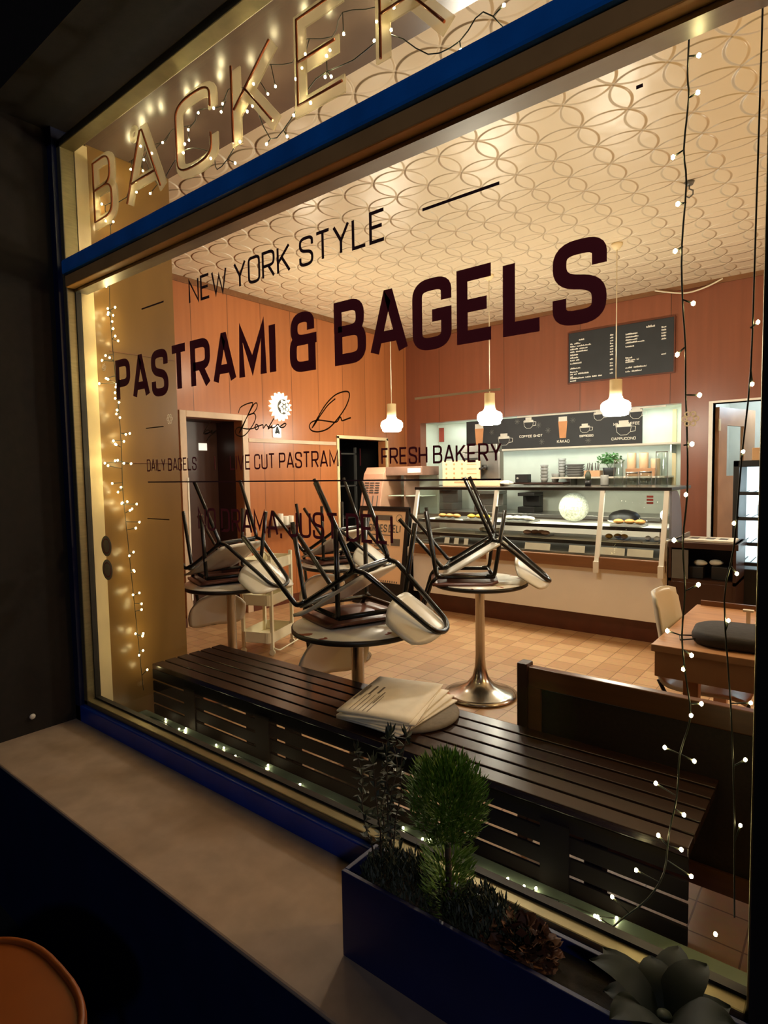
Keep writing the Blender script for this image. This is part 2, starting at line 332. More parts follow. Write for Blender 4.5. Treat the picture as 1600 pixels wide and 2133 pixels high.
# ------------------------------------------------------------------ condensed stroke lettering
# each stroke: (x, y, rounded?) on a unit box
G = {
 'A': (.52, [[(0,0,0),(.47,1,0),(.53,1,0),(1,0,0)], [(.16,.27,0),(.84,.27,0)]]), 'B': (.47, [[(0,.52,0),(0,1,0),(.94,1,1),(.94,.53,1),(0,.53,0)], [(0,.53,0),(1,.53,1),(1,0,1),(0,0,0),(0,.53,0)]]),
 'C': (.46, [[(1,.68,0),(1,1,1),(0,1,1),(0,0,1),(1,0,1),(1,.32,0)]]), 'D': (.47, [[(0,0,0),(0,1,0),(1,1,1),(1,0,1),(0,0,0),(0,.1,0)]]),
 'E': (.42, [[(1,1,0),(0,1,0),(0,0,0),(1,0,0)], [(0,.5,0),(.86,.5,0)]]), 'F': (.41, [[(1,1,0),(0,1,0),(0,0,0)], [(0,.5,0),(.86,.5,0)]]),
 'G': (.47, [[(1,.70,0),(1,1,1),(0,1,1),(0,0,1),(1,0,1),(1,.47,0),(.52,.47,0)]]), 'H': (.47, [[(0,0,0),(0,1,0)], [(1,0,0),(1,1,0)], [(0,.5,0),(1,.5,0)]]),
 'I': (.0, [[(0,0,0),(0,1,0)]]), 'J': (.40, [[(1,1,0),(1,0,1),(0,0,1),(0,.28,0)]]), 'K': (.48, [[(0,0,0),(0,1,0)], [(.97,1,0),(.04,.42,0)], [(.34,.60,0),(1,0,0)]]),
 'L': (.40, [[(0,1,0),(0,0,0),(1,0,0)]]), 'M': (.58, [[(0,0,0),(0,1,0),(.5,.22,0),(1,1,0),(1,0,0)]]), 'N': (.48, [[(0,0,0),(0,1,0),(1,0,0),(1,1,0)]]),
 'O': (.47, [[(.5,1,0),(0,1,1),(0,0,1),(1,0,1),(1,1,1),(.45,1,0)]]), 'P': (.46, [[(0,0,0),(0,1,0),(1,1,1),(1,.44,1),(0,.44,0)]]),
 'R': (.47, [[(0,0,0),(0,1,0),(1,1,1),(1,.46,1),(0,.46,0)], [(.50,.46,0),(1,0,0)]]), 'S': (.46, [[(1,.70,0),(1,1,1),(0,1,1),(0,.56,1),(1,.44,1),(1,0,1),(0,0,1),(0,.30,0)]]),
 'T': (.46, [[(0,1,0),(1,1,0)], [(.5,1,0),(.5,0,0)]]), 'U': (.46, [[(0,1,0),(0,0,1),(1,0,1),(1,1,0)]]), 'V': (.52, [[(0,1,0),(.47,0,0),(.53,0,0),(1,1,0)]]),
 'W': (.70, [[(0,1,0),(.25,0,0),(.5,.8,0),(.75,0,0),(1,1,0)]]), 'Y': (.50, [[(0,1,0),(.5,.44,0),(1,1,0)], [(.5,.44,0),(.5,0,0)]]),
 'Z': (.44, [[(0,1,0),(1,1,0),(0,0,0),(1,0,0)]]),
 '&': (.50, [[(.82,.72,0),(.82,1,1),(.06,1,1),(.06,.54,1),(1.08,.54,0)], [(.40,.54,0),(0,.54,1),(0,0,1),(.86,0,0),(.86,.62,0)]]), ',': (.0, [[(0,.06,0),(-.06,-.16,0)]]),
}
def text_strokes(s, gap=0.20):
    """list of polylines in text units (height 1) and total width"""
    x, out = 0.0, []
    for ch in s:
        if ch == ' ': x += 0.26; continue
        w, st = G[ch]
        for q in st:
            pts = [(x+p[0]*w, p[1]) for p in q]; R = [p[2] for p in q]; res = []
            for i, p in enumerate(pts):
                if R[i] and 0 < i < len(pts)-1:
                    a, b, c = Vector(pts[i-1]), Vector(p), Vector(pts[i+1])
                    r1 = min(w*0.42, (a-b).length*0.5); r2_ = min(w*0.42, (c-b).length*0.5)
                    u, v = b+(a-b).normalized()*r1, b+(c-b).normalized()*r2_
                    for k in range(7):
                        t = k/6; res.append(tuple((1-t)**2*u+2*t*(1-t)*b+t*t*v))
                else: res.append(p)
            out.append(res)
        x += w+gap
    return out, x-gap
def text_mb(mb, s, x0, x1, z0, z1, y, t, gap=0.20):
    st, w = text_strokes(s, gap); h = z1-z0
    sx = (x1-x0-t)/w; sz = h-t
    for i, q in enumerate(st): mb.ribbon([(x0+t/2+px*sx, z0+t/2+pz*sz) for px, pz in q], t, lambda v, i=i: Vector((v.x, y-.0003*(i % 3), v.y)))
    return mb

# ================================================================== SETTING
XL, YB, ZC = -4.95, 6.75, 3.28
GY = 1.30                                # glass plane
XW0, XW1 = -2.80, -0.14                   # window opening
struct(MB().box(-7.2, 2.6, 1.36, 8.6, -0.1, 0).build('floor', 'floor'))
struct(MB().box(XL-0.3, 2.6, 1.2, YB+0.3, ZC, ZC+0.12).build('ceiling', 'ceil'))
b = MB()
for y0, y1, z0, z1 in ((1.3,3.24,0,ZC),(3.24,3.89,1.99,ZC),(3.89,5.34,0,ZC),(5.34,6.26,1.86,ZC),(6.26,6.75,0,ZC)): b.box(XL-0.12, XL, y0, y1, z0, z1)
struct(b.build('wall_left', 'panel_y'))
b = MB()
for x0, x1, z0, z1 in ((XL-.12,-4.72,0,ZC),(-4.72,-1.44,2.10,ZC),(-1.44,-1.15,0,ZC),(-1.15,-0.30,2.07,ZC),(-0.30,2.6,0,ZC)): b.box(x0, x1, YB, YB+0.14, z0, z1)
struct(b.build('wall_back', 'panel_x'))
struct(MB().box(2.48, 2.6, 1.3, YB, 0, ZC).build('wall_right', 'panel_y'))
struct(MB().box(-0.02, 2.6, 1.22, 1.36, -0.3, ZC).box(XL-0.1, XW0-0.06, 1.36, 1.46, 0, ZC).build('wall_front', 'dark'))
# pale niche behind the counter
b = MB().box(-4.80,-1.40,7.20,7.26,0,2.2).box(-4.80,-4.72,6.89,7.2,0,2.2).box(-1.44,-1.36,6.89,7.2,0,2.2).box(-4.8,-1.4,6.89,7.2,2.10,2.2)
struct(b.build('wall_niche', 'pale'))
# bright back room seen past the open door
b = MB().box(-1.34,1.2,8.4,8.5,0,2.6).box(-1.34,-1.25,6.9,8.4,0,2.6).box(1.1,1.2,6.9,8.4,0,2.6).box(-1.34,1.2,6.9,8.5,2.5,2.6)
struct(b.build('wall_back_room', 'white'))
# dark passage left of the counter
b = MB().box(-6.6,-6.5,4.6,7.4,0,2.6).box(-6.6,-5.07,7.0,7.1,0,2.6).box(-6.6,-5.07,4.6,4.7,0,2.6).box(-6.6,-5.07,4.6,7.1,2.4,2.5)
struct(b.build('wall_passage', 'dark'))
# column beside the window and glossy box soffit over it
struct(MB().box(-2.95, XW0, 1.37, 1.79, 0, 2.95).build('wall_column', 'plywood'))
struct(MB().box(-2.95, 2.6, 1.36, 1.79, 2.95, ZC).build('trim_1', 'soffit'))
struct(MB().box(-2.799, -2.79, 1.44, 1.76, 1.50, 1.504).box(-2.799, -2.796, 1.44, 1.78, 2.03, 2.034).build('trim_9', 'woodm'))
struct(MB().box(XW0-.05, 2.4, 1.33, 1.545, 0.0, 0.25).build('trim_2', 'ledge'))
# frames round the wall openings
fy = MB()
for y0, y1, t in ((3.24,3.89,1.99),): fy.box(XL, XL+.02, y0-.07, y0, 0, t+.06).box(XL, XL+.02, y1, y1+.07, 0, t+.06).box(XL, XL+.02, y0, y1, t, t+.06)
struct(fy.build('trim_3', 'trimw', bevel=.004))
struct(MB().box(XL, XL+.02, 5.30,5.34,0,1.89).box(XL, XL+.02, 6.26,6.30,0,1.89).box(XL, XL+.02, 5.30,6.30,1.86,1.90).build('trim_4', 'cream', bevel=.003))
struct(MB().box(XL, XL+.015, 3.97, 5.29, 1.775, 1.815).build('trim_5', 'trimw', bevel=.003))
struct(MB().box(XL, XL+.015, 1.8, YB, 3.225, ZC).box(XL, 2.48, YB-.015, YB, 3.235, ZC).build('trim_6', 'woodm'))
struct(MB().box(-1.185, -1.15, YB-.02, YB+.14, 0, 2.09).box(-1.15, -.30, YB-.02, YB+.14, 2.07, 2.09).build('trim_7', 'white'))
struct(MB().box(XL, XL+.014, 1.8,3.17,0,.09).box(XL, XL+.014, 3.96,5.30,0,.09).build('baseboard_left', 'plinth'))
struct(MB().box(-1.44,-1.19,YB-.014,YB,0,.09).box(-.3,2.4,YB-.014,YB,0,.09).build('baseboard_back', 'plinth'))
# recessed brown door in the left wall
d = bpy.data.objects.new('door_1', None); COL.objects.link(d); struct(d)
MB().box(-5.43,-5.37,3.20,3.93,0,2.0).build('door_leaf', 'darkdoor', d)
MB().box(-5.37,-5.07,3.89,3.93,0,2.03).box(-5.37,-5.07,3.20,3.24,0,2.03).box(-5.37,-5.07,3.24,3.89,1.99,2.03).build('door_jamb', 'jamb', d)
MB().tube([(-5.37,3.32,1.02),(-5.32,3.32,1.02),(-5.32,3.42,1.02)], .009).build('door_handle', 'steel', d)
MB().box(-4.95,-4.925,3.225,3.242,0.25,1.42).build('edge_strip', 'tag', d)
# open door with a small window in the back wall
d = bpy.data.objects.new('door_2', None); COL.objects.link(d); d.location = (-1.13, 6.87, 0); d.rotation_euler = (0,0,math.radians(74)); struct(d)
MB().box(0,.80,-.02,.02,0,1.34).box(0,.80,-.02,.02,1.86,2.04).box(0,.17,-.02,.02,1.34,1.86).box(.55,.80,-.02,.02,1.34,1.86).build('door_leaf', 'wood', d)
MB().box(.17,.55,-.004,.004,1.34,1.86).build('window_pane', 'pane', d)
MB().box(-.015,.015,-.03,-.02,1.80,1.92).box(-.015,.015,-.03,-.02,.3,.42).build('hinge', 'cream', d)

# ---- the shop window
win = bpy.data.objects.new('window_1', None); COL.objects.link(win); struct(win)
b = MB(); b.box(XW0-.02, XW1+.02, GY, GY+.006, .36, 2.30).build('glass_pane', 'pane', win)
b = MB(); b.box(XW0-.02, XW1+.02, GY, GY+.006, 2.36, 2.91).build('glass_pane', 'pane', win)
b = MB().box(XW0-.035, XW0, 1.255, 1.32, .365, 2.925).box(XW1, XW1+.012, 1.265, 1.32, .365, 2.925)
b.box(XW0-.035, XW1, 1.255, 1.32, 2.895, 2.93).box(XW0-.035, XW1, 1.255, 1.32, .362, .388)
b.build('brass_frame', 'brass', win, bevel=.004)
MB().box(XW0, XW1, 1.235, 1.335, 2.335, 2.40).build('blue_transom', 'blue', win, bevel=.010)
MB().box(XW0, XW1, 1.25, 1.33, 2.285, 2.337)  .build('transom_underside', 'transomwood', win, bevel=.004)
MB().box(XW0, XW1, 1.29, 1.345, 2.272, 2.286).build('transom_bead', 'steel', win)
MB().box(XW0, XW1, 1.292, 1.316, .388, .396).box(XW0, XW0+.006, 1.292,1.316,.39,2.28).build('gasket', 'gasket', win)
MB().box(XW0+.000, XW0+.004, 1.318, 1.375, .26, 2.94).build('jamb_lining', 'cream', win)
MB().box(XW0-.10, XW1+.05, 1.235, 1.34, .28, .364)  .build('blue_bottom_rail', 'blue_shaded', win, bevel=.006)
MB().box(XW0-.10, XW0-.033, 1.235, 1.36, .28, 3.0).build('side_jamb', 'bluedark', win)
MB().box(XW1+.010, XW1+.16, 1.21, 1.36, -.3, 3.3).build('right_mullion', 'black', win)
# ---- outside
struct(MB().box(-2.92, 2.6, .836, 1.24, .276, .29).build('trim_8', 'sill', bevel=.006))
struct(MB().box(-2.92, 2.6, .842, 1.30, -.35, .276).build('wall_outside', 'bluedark'))
struct(MB().box(-4.6, -2.88, .80, 1.36, -.35, 3.6).box(-2.88, 2.6, 1.0, 1.36, 2.985, 3.6).build('wall_facade', 'render'))
struct(MB().box(-9, 6, -8, 1.36, -.45, -.35).build('ground', 'asphalt'))
tag(MB().lathe([(0,.0),(.011,0),(.013,.004),(.010,.010),(0,.012)], seg=16).build('wall_button', 'tag'), 'small round white knob low on the dark wall left of the window', 'knob')
o = bpy.data.objects['wall_button']; o.rotation_euler = (0, PI/2, 0); o.location = (-2.88, 1.045, .365)

# ================================================================== WINDOW LETTERING
VY = GY+.0085
def line(name, s, x0, x1, z0, z1, t, m, label, gap=.20, y=VY):
    o = text_mb(MB(), s, x0, x1, z0, z1, y, t, gap).build(name, m); return tag(o, label, 'lettering')
line('window_lettering', 'NEW YORK STYLE', -1.945, -1.022, 2.062, 2.150, .0098, 'vinyl_dark', 'thin dark capitals reading NEW YORK STYLE, the top line on the window', .17)
line('window_lettering', 'PASTRAMI & BAGELS', -2.502, -.428, 1.748, 1.930, .0315, 'vinyl', 'big bold maroon capitals reading PASTRAMI & BAGELS across the window', .245)
line('window_lettering', 'DAILY BAGELS', -2.283, -1.936, 1.453, 1.503, .0056, 'vinyl', 'small thin capitals reading DAILY BAGELS beside the fairy lights')
line('window_lettering', 'LIVE CUT PASTRAMI', -1.735, -1.202, 1.450, 1.502, .0058, 'vinyl', 'small thin capitals reading CUT PASTRAMI in the middle of the window')
line('window_lettering', 'FRESH BAKERY', -1.050, -.676, 1.453, 1.500, .0058, 'vinyl', 'small thin capitals reading FRESH BAKERY in front of the counter')
line('window_lettering', 'NO DRAMA, JUST DELI', -1.940, -1.012, 1.229, 1.313, .0095, 'vinyl', 'dark capitals reading NO DRAMA JUST DELI, the lowest line on the window')
def vrule(x0, x1, z, t, label, m='vinyl_brown'):
    return tag(MB().box(x0, x1, VY-.0003, VY+.0003, z-t/2, z+t/2).build('vinyl_rule', m), label, 'vinyl line')
vrule(-2.272, -2.112, 2.105, .006, 'short thin vinyl line left of the words NEW YORK STYLE', 'vinyl_dark')
vrule(-.899, -.679, 2.107, .0075, 'short thin dark vinyl line right of the words NEW YORK STYLE', 'vinyl_dark')
vrule(-2.277, -2.147, 1.629, .004, 'thin vinyl line left of the handwritten word by')
vrule(-.932, -.679, 1.627, .006, 'thin pale vinyl line right of the handwritten name', 'palefoil')
vrule(-2.280, -.678, 1.410, .0045, 'long thin vinyl line across the window below DAILY BAGELS', 'vinyl_dark')
vrule(-2.296, -2.134, 1.26, .004, 'thin vinyl line left of the words NO DRAMA')
vrule(-.372, -.359, 2.199, .007, 'tiny dark vinyl dash high on the right of the window', 'vinyl_dark')
for x, lab in ((-1.823, 'tiny upright vinyl bar right of DAILY BAGELS'), (-1.128, 'tiny upright vinyl bar left of FRESH BAKERY')):
    tag(MB().box(x-.002, x+.002, VY-.0003, VY+.0003, 1.453, 1.502).build('vinyl_rule', 'vinyl'), lab, 'vinyl line')
BY = [(-1.841,1.628),(-1.866,1.607),(-1.884,1.588),(-1.862,1.598),(-1.847,1.593),(-1.859,1.585),(-1.879,1.585),(-1.848,1.588),(-1.832,1.595),(-1.84,1.586),(-1.825,1.587),(-1.808,1.593),(-1.829,1.582),(-1.848,1.574),(-1.869,1.559)]
BO = [(-1.678,1.646),(-1.667,1.663),(-1.636,1.672),(-1.602,1.674),(-1.608,1.66),(-1.638,1.623),(-1.66,1.594),(-1.677,1.58),(-1.627,1.635),(-1.595,1.668),(-1.579,1.67),(-1.58,1.656),(-1.599,1.64),(-1.63,1.634),(-1.597,1.638),(-1.587,1.626),(-1.596,1.608),(-1.619,1.587),(-1.646,1.569),(-1.672,1.565),(-1.695,1.574),(-1.697,1.588),(-1.678,1.597),(-1.64,1.589),(-1.599,1.589),
 (-1.586,1.601),(-1.574,1.592),(-1.583,1.583),(-1.592,1.59),(-1.564,1.596),(-1.552,1.597),(-1.55,1.586),(-1.535,1.597),(-1.523,1.589),(-1.496,1.615),(-1.526,1.583),(-1.506,1.592),(-1.514,1.587),(-1.497,1.585),(-1.478,1.594),(-1.469,1.587),(-1.446,1.595),(-1.439,1.591),(-1.451,1.583),(-1.469,1.584)]
DD = [(-1.221,1.653),(-1.253,1.636),(-1.286,1.607),(-1.307,1.586),(-1.318,1.577),(-1.269,1.632),(-1.228,1.661),(-1.193,1.67),(-1.169,1.668),(-1.165,1.654),(-1.179,1.627),(-1.207,1.599),(-1.247,1.57),(-1.288,1.56),(-1.321,1.564),(-1.333,1.577),(-1.324,1.59),(-1.295,1.595),(-1.254,1.589),(-1.219,1.584),(-1.203,1.598),(-1.196,1.587),(-1.177,1.59),(-1.161,1.593)]
for pts, lab in ((BY, 'bronze handwritten word by on the window in front of the brown door'), (BO, 'bronze handwritten name Borke on the window below the sunflower lamp'), (DD, 'bronze handwritten capital D on the window right of the sunflower lamp')):
    mb = MB(); mb.ribbon(smooth_pts(pts, 5), .0042, lambda v: Vector((v.x, VY, v.y))); tag(mb.build('script_lettering', 'vinyl_brown'), lab, 'lettering')
for z, lab in ((1.122, 'round grey sticker on the glass at lower left, the upper of two'), (1.014, 'round grey sticker on the glass at lower left, the lower of two')):
    b = MB().lathe([(0,0),(.047,0),(.047,.0006),(0,.0006)], seg=32); o = tag(b.build('window_sticker', 'sticker'), lab, 'sticker'); o.rotation_euler = (PI/2,0,0); o.location = (-2.655, VY, z)
    b = MB().lathe([(.030,.0004),(.034,.0004)], seg=32); q = b.build('printed_ring', 'vinyl', o); q.location = (0,0,.0006)
def snowflake(x, z, r, lab):
    mb = MB()
    for k in range(6):
        a = k*PI/3; c = Vector((x+.62*r*math.cos(a), z+.62*r*math.sin(a)))
        mb.ribbon([(c.x+.27*r*math.cos(a+t), c.y+.27*r*math.sin(a+t)) for t in [2*PI*i/9 for i in range(9)]], r*.16, lambda v: Vector((v.x, VY, v.y)), closed=True)
    tag(mb.build('snowflake_sticker', 'palefoil'), lab, 'sticker')
snowflake(-.263, 1.527, .017, 'pale snowflake sticker on the glass in front of the open door')
snowflake(-2.103, 1.655, .022, 'pale snowflake sticker on the glass left of the brown door')
snowflake(-2.60, 1.915, .018, 'faint pale snowflake sticker among the fairy lights left of PASTRAMI')

# big channel letters with unlit neon tubes in the upper light
NY = 1.385
def neon(ch, x0, x1, z0, z1, lab, dots=False):
    t = thing('channel_letter', lab, 'sign letter', ((x0+x1)/2, NY, z0), group='channel letters in the upper light')
    st, w = text_strokes(ch); W_, H_ = x1-x0, z1-z0; k = .052
    mb = MB()
    for q in st: mb.ribbon([((-W_/2+k/2)+px*(W_-k)/w, k/2+pz*(H_-k)) for px, pz in q], k, lambda v: Vector((v.x, .012, v.y)))
    if dots: mb.lathe([(.012,0),(.034,0)], (0,0,0), 20)
    if dots:
        for v in list(mb.b.verts)[-40:]: v.co = Vector((v.co.x-.075, .012, H_-.01+v.co.y))
    mb.build('backing', 'acryl', t, mods=[('SOLIDIFY', dict(thickness=.006))])
    for q in st:
        pts = [(px, pz) for px, pz in q]
        MB().tube([((-W_/2+k/2)+px*(W_-k)/w, -.006, k/2+pz*(H_-k)) for px, pz in pts], .0042, 7).build('neon_tube', 'neon', t)
for ch, x0, x1, lab, dt in (('B',-2.785,-2.575,'cloudy letter B with copper tube high in the upper window',False),('A',-2.50,-2.19,'cloudy letter A with a ring dot in the upper window',True),('C',-2.12,-1.85,'cloudy letter C with copper tube in the upper window',False),('K',-1.775,-1.515,'cloudy letter K with copper tube in the upper window',False),('E',-1.445,-1.205,'cloudy letter E with copper tube in the upper window',False),('R',-1.11,-.845,'cloudy letter R with copper tube cut off by the photo top',False)):
    neon(ch, x0, x1, 2.57, 2.88, lab, dt)

# ================================================================== FAIRY LIGHTS
def fairy(label, cable_pts, bulbs, r=.0042, cab=.0016, bm='bulb'):
    t = thing('fairy_light_string', label, 'fairy lights', tuple(cable_pts[0]))
    o0 = Vector(cable_pts[0])
    MB().tube([p-o0 for p in smooth_pts(cable_pts, 3)], cab, 6).build('cable', 'cable', t)
    first = None
    for p in bulbs:
        p = Vector(p)
        near = min(smooth_pts(cable_pts, 3), key=lambda q: (q-p).length)
        if first is None:
            o = MB().ball((0,0,0), r, (1,1,1.25), 1).build('bulb', bm, t, smooth=True); first = o
        else:
            o = first.copy(); COL.objects.link(o); o.parent = t
        o.location = p-o0
        dv = near-p
        if .006 < dv.length < .12:
            d1 = p+dv.normalized()*r
            MB().tube([d1-p, dv.normalized()*(r+.012), near-p], .0022, 6, r2=.0014).build('bulb_stem', 'cable', o)
    return t
LS = [(1.411,2.326),(1.44,2.223),(1.404,2.183),(1.434,2.09),(1.402,1.986),(1.39,1.886),(1.43,1.868),(1.42,1.801),(1.439,1.713),(1.464,1.635),(1.41,1.588),(1.448,1.498),(1.371,1.487),(1.428,1.385),(1.456,1.315),(1.478,1.279),(1.493,1.185),(1.476,1.07),(1.476,.976),(1.496,.867),(1.504,.783),(1.467,.671),(1.503,.651),(1.481,.561),(1.52,.478)]
bl = []
for y, z in LS:
    bl.append((-2.73, y, z))
    if z > 1.2:
        for k in range(2): bl.append((-2.735+random.uniform(-.02,.02), y+random.uniform(-.035,.035), z+random.uniform(-.035,.035)))
    elif random.random() < .6: bl.append((-2.735, y+random.uniform(-.03,.03), z+random.uniform(-.03,.03)))
cab = [(-2.735, 1.43+.012*math.sin(z*5), z) for z in [2.34-.1*i for i in range(10)]]+[(-2.735, 1.44+.06*(1.34-z), z) for z in [1.34-.12*i for i in range(9)]]
fairy('dense tangle of warm fairy lights hanging down the wooden column at left', cab, bl)
RB = [(-.28,2.279),(-.281,2.206),(-.327,2.092),(-.316,1.992),(-.320,1.895),(-.283,1.778),(-.313,1.675),(-.268,1.584),(-.281,1.481),(-.291,1.372),(-.314,1.271),(-.264,1.177),(-.325,1.066),(-.275,1.019),(-.291,.985),(-.254,.915),(-.274,.884),(-.327,.796),(-.266,.782),(-.345,.706),(-.285,.652),(-.338,.584),(-.289,.569),(-.386,.48),(-.268,.515),(-.441,.389),(-.476,.321),(-.218,.403)]
cab = [(-.298,1.42,2.36),(-.301,1.42,2.25),(-.298,1.42,2.202),(-.306,1.42,2.1),(-.300,1.42,2.03),(-.307,1.42,1.9),(-.304,1.42,1.79),(-.297,1.42,1.69),(-.295,1.42,1.587),(-.290,1.42,1.48),(-.289,1.42,1.37),(-.296,1.42,1.267),(-.290,1.42,1.16),(-.295,1.42,1.06),(-.286,1.42,.97),(-.275,1.42,.88),(-.295,1.42,.79),(-.300,1.42,.69),(-.315,1.42,.60),(-.325,1.42,.50),(-.36,1.42,.42),(-.42,1.42,.34),(-.47,1.43,.262)]
fairy('thin fairy light string hanging in the window right of the words BAGELS', cab, [(x,1.42,z) for x, z in RB], .0045, .0021)
R2 = [(-.165,1.59),(-.178,1.46),(-.191,1.318),(-.184,1.217),(-.158,1.707),(-.197,1.12),(-.155,.959),(-.162,.84),(-.168,.70)]
fairy('fairy light string hanging close beside the black window post at right', [(-.162,1.36,2.3),(-.165,1.36,1.9),(-.168,1.36,1.62),(-.180,1.36,1.45),(-.190,1.36,1.27),(-.205,1.36,1.16),(-.19,1.36,.95),(-.18,1.36,.75),(-.175,1.36,.5)], [(x,1.36,z) for x, z in R2], .0036, .0018)
LB = [(-2.594,1.527),(-2.44,1.502),(-2.404,1.509),(-2.42,1.525),(-2.161,1.506),(-2.111,1.509),(-2.009,1.492),(-1.837,1.522),(-1.82,1.50),(-1.623,1.496),(-1.464,1.485),(-1.344,1.483),(-1.145,1.509),(-1.06,1.498),(-1.04,1.51),(-.83,1.484),(-.757,1.492),(-.706,1.491),(-.676,1.504),(-.596,1.473),(-.495,1.496),(-.462,1.526),(-.51,1.50)]
fairy('fairy light string lying along the grey ledge below the slatted bench', [(x, 1.49+.02*math.sin(9*x), .2535) for x in [-2.7+.11*i for i in range(21)]], [(x,y,.258) for x, y in LB], .0042, .0016, 'bulb_low')
TB = [(-2.742,2.611),(-2.674,2.589),(-2.77,2.694),(-2.693,2.44),(-2.62,2.47),(-2.418,2.831),(-2.468,2.658),(-2.36,2.62),(-2.099,2.73),(-2.111,2.701),(-1.936,2.622),(-1.908,2.793),(-1.762,2.622),(-1.793,2.558),(-1.679,2.786),(-1.717,2.709),(-1.621,2.565),(-1.517,2.554),(-1.483,2.609),(-1.404,2.617),(-1.469,2.717),(-1.33,2.729),(-1.338,2.67),(-1.312,2.66),(-1.138,2.689),(-1.076,2.691),(-.847,2.536),(-.722,2.589)]
fairy('fairy light string looped behind the big letters in the upper window', [(-2.72,1.42,2.42),(-2.70,1.42,2.58),(-2.74,1.42,2.68),(-2.55,1.42,2.66),(-2.42,1.42,2.80),(-2.30,1.42,2.64),(-2.11,1.42,2.71),(-1.93,1.42,2.64),(-1.90,1.42,2.57),(-1.80,1.42,2.61),(-1.70,1.42,2.74),(-1.60,1.42,2.575),(-1.50,1.42,2.60),(-1.38,1.42,2.68),(-1.22,1.42,2.67),(-1.08,1.42,2.68),(-.95,1.42,2.57),(-.85,1.42,2.56),(-.78,1.42,2.60),(-.70,1.42,2.50),(-.66,1.42,2.41)], [(x,1.42,z) for x, z in TB], .0042, .0018, 'bulb_high')
SB = [(-2.74+random.uniform(0,.03)+.085*i, 1.50+random.uniform(0,.10), 2.89+random.uniform(-.035,.02)) for i in range(24)]  # added bulbs, scattered to give the soffit its blurred light spots
fairy('extra fairy lights added along the dark soffit for their blurred reflections', [(-2.75+.1*i, 1.55+.03*math.sin(3*i), 2.925) for i in range(23)], SB, .0042, .0016, 'bulb_high')

# ================================================================== BENCH, NEWSPAPERS
BX0, BX1, BY0, BY1, BZ = -2.745, -.30, 1.555, 1.965, .497
t = thing('slatted_bench', 'long dark slatted bench standing behind the window glass', 'bench', (BX0, BY0, 0))
pw = (BY1-BY0-5*.010)/6
for i in range(6):
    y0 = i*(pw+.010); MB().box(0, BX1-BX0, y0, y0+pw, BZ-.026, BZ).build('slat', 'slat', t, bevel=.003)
for i in range(5):
    z1 = BZ-.027-.0605*i
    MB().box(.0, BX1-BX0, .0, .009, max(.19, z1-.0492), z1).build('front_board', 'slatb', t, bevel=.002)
for x in (.28, .80, 1.42, 2.06):
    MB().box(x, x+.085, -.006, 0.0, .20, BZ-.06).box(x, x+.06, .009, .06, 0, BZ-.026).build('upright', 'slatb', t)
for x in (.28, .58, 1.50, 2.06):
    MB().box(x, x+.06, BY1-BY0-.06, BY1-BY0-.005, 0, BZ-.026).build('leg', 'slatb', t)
tag(MB().lathe([(0,0),(.18,0),(.19,.006),(.19,.014),(.18,.02),(0,.02)], (0,0,0), 36).build('seat_pad', 'fabric'), 'round grey felt pad on the bench under the newspapers', 'seat pad').location = (-1.335, 1.815, BZ)
def newspaper(i, cx, cy, w, h, rz, z, lab):
    t = thing('newspaper', lab, 'newspaper', (cx, cy, z), rz, 'newspapers on the bench')
    b = MB(); n = 8
    grid = [[b.b.verts.new(((a/n-.5)*w, (c/n-.5)*h, .005+.004*math.sin(3*a/n+i)*math.cos(2.2*c/n+i*.7))) for c in range(n+1)] for a in range(n+1)]
    for a in range(n):
        for c in range(n): b.b.faces.new((grid[a][c], grid[a+1][c], grid[a+1][c+1], grid[a][c+1])).smooth = True
    b.build('folded_sheets', 'paper', t, mods=[('SOLIDIFY', dict(thickness=.006, offset=-1))])
    q = MB()
    if i == 4:
        for k in range(3): q.box(-w*.45+k*.03, -w*.42+k*.03, -h*.1+.02*k, h*.18, .0096, .0099)
        q.box(-w*.47, -w*.445, -h*.20, h*.12, .0096, .0099); q.box(-w*.15, -w*.135, -h*.25, h*.05, .0098, .0101)
        for k in range(5): q.box(-w*.36+k*.018, -w*.352+k*.018, -h*.45, -h*.05, .0102, .0104)
        q.build('printed_type', 'ink', t)
for i, (cx, cy, rz, lab) in enumerate(((-1.36,1.775,.02,'newspaper at the bottom of the stack on the bench'),(-1.365,1.775,.10,'second newspaper from the bottom of the bench stack'),(-1.38,1.78,.18,'middle newspaper of the stack on the bench'),(-1.385,1.78,.34,'second newspaper from the top of the bench stack'),(-1.395,1.785,.27,'open printed newspaper on top of the bench stack'))):
    newspaper(i, cx, cy, .285, .40, rz, BZ+.024+.0085*i, lab)

# ================================================================== BISTRO TABLES AND UPTURNED CHAIRS
def bistro():
    t = thing('bistro_table', '', 'table')
    MB().lathe([(0,.712),(.285,.712),(.30,.720),(.30,.738),(0,.738)], seg=48).build('rim', 'rim', t)
    MB().lathe([(0,.7382),(.294,.7382),(.294,.741),(0,.741)], seg=48).build('tabletop', 'top', t)
    MB().lathe([(0,.005),(.232,.005),(.235,.012),(.20,.024),(.14,.044),(.085,.075),(.052,.12),(.036,.18),(.030,.26),(.029,.70),(.06,.712),(0,.712)], seg=40).build('pedestal', 'chrome', t)
    return t
TB0 = bistro()
TABLES = [(-3.168,2.361,'left','leftmost'), (-1.79,2.03,'near','nearest'), (-3.12,3.35,'far','farthest'), (-1.86,3.295,'right','rightmost')]
TL = ['white round bistro table at far left, partly behind the wooden column', 'white round bistro table right behind the middle of the slatted bench', 'white round bistro table farthest back, under the wall shelf', 'white round bistro table in front of the counter on a flared steel foot']
tabs = []
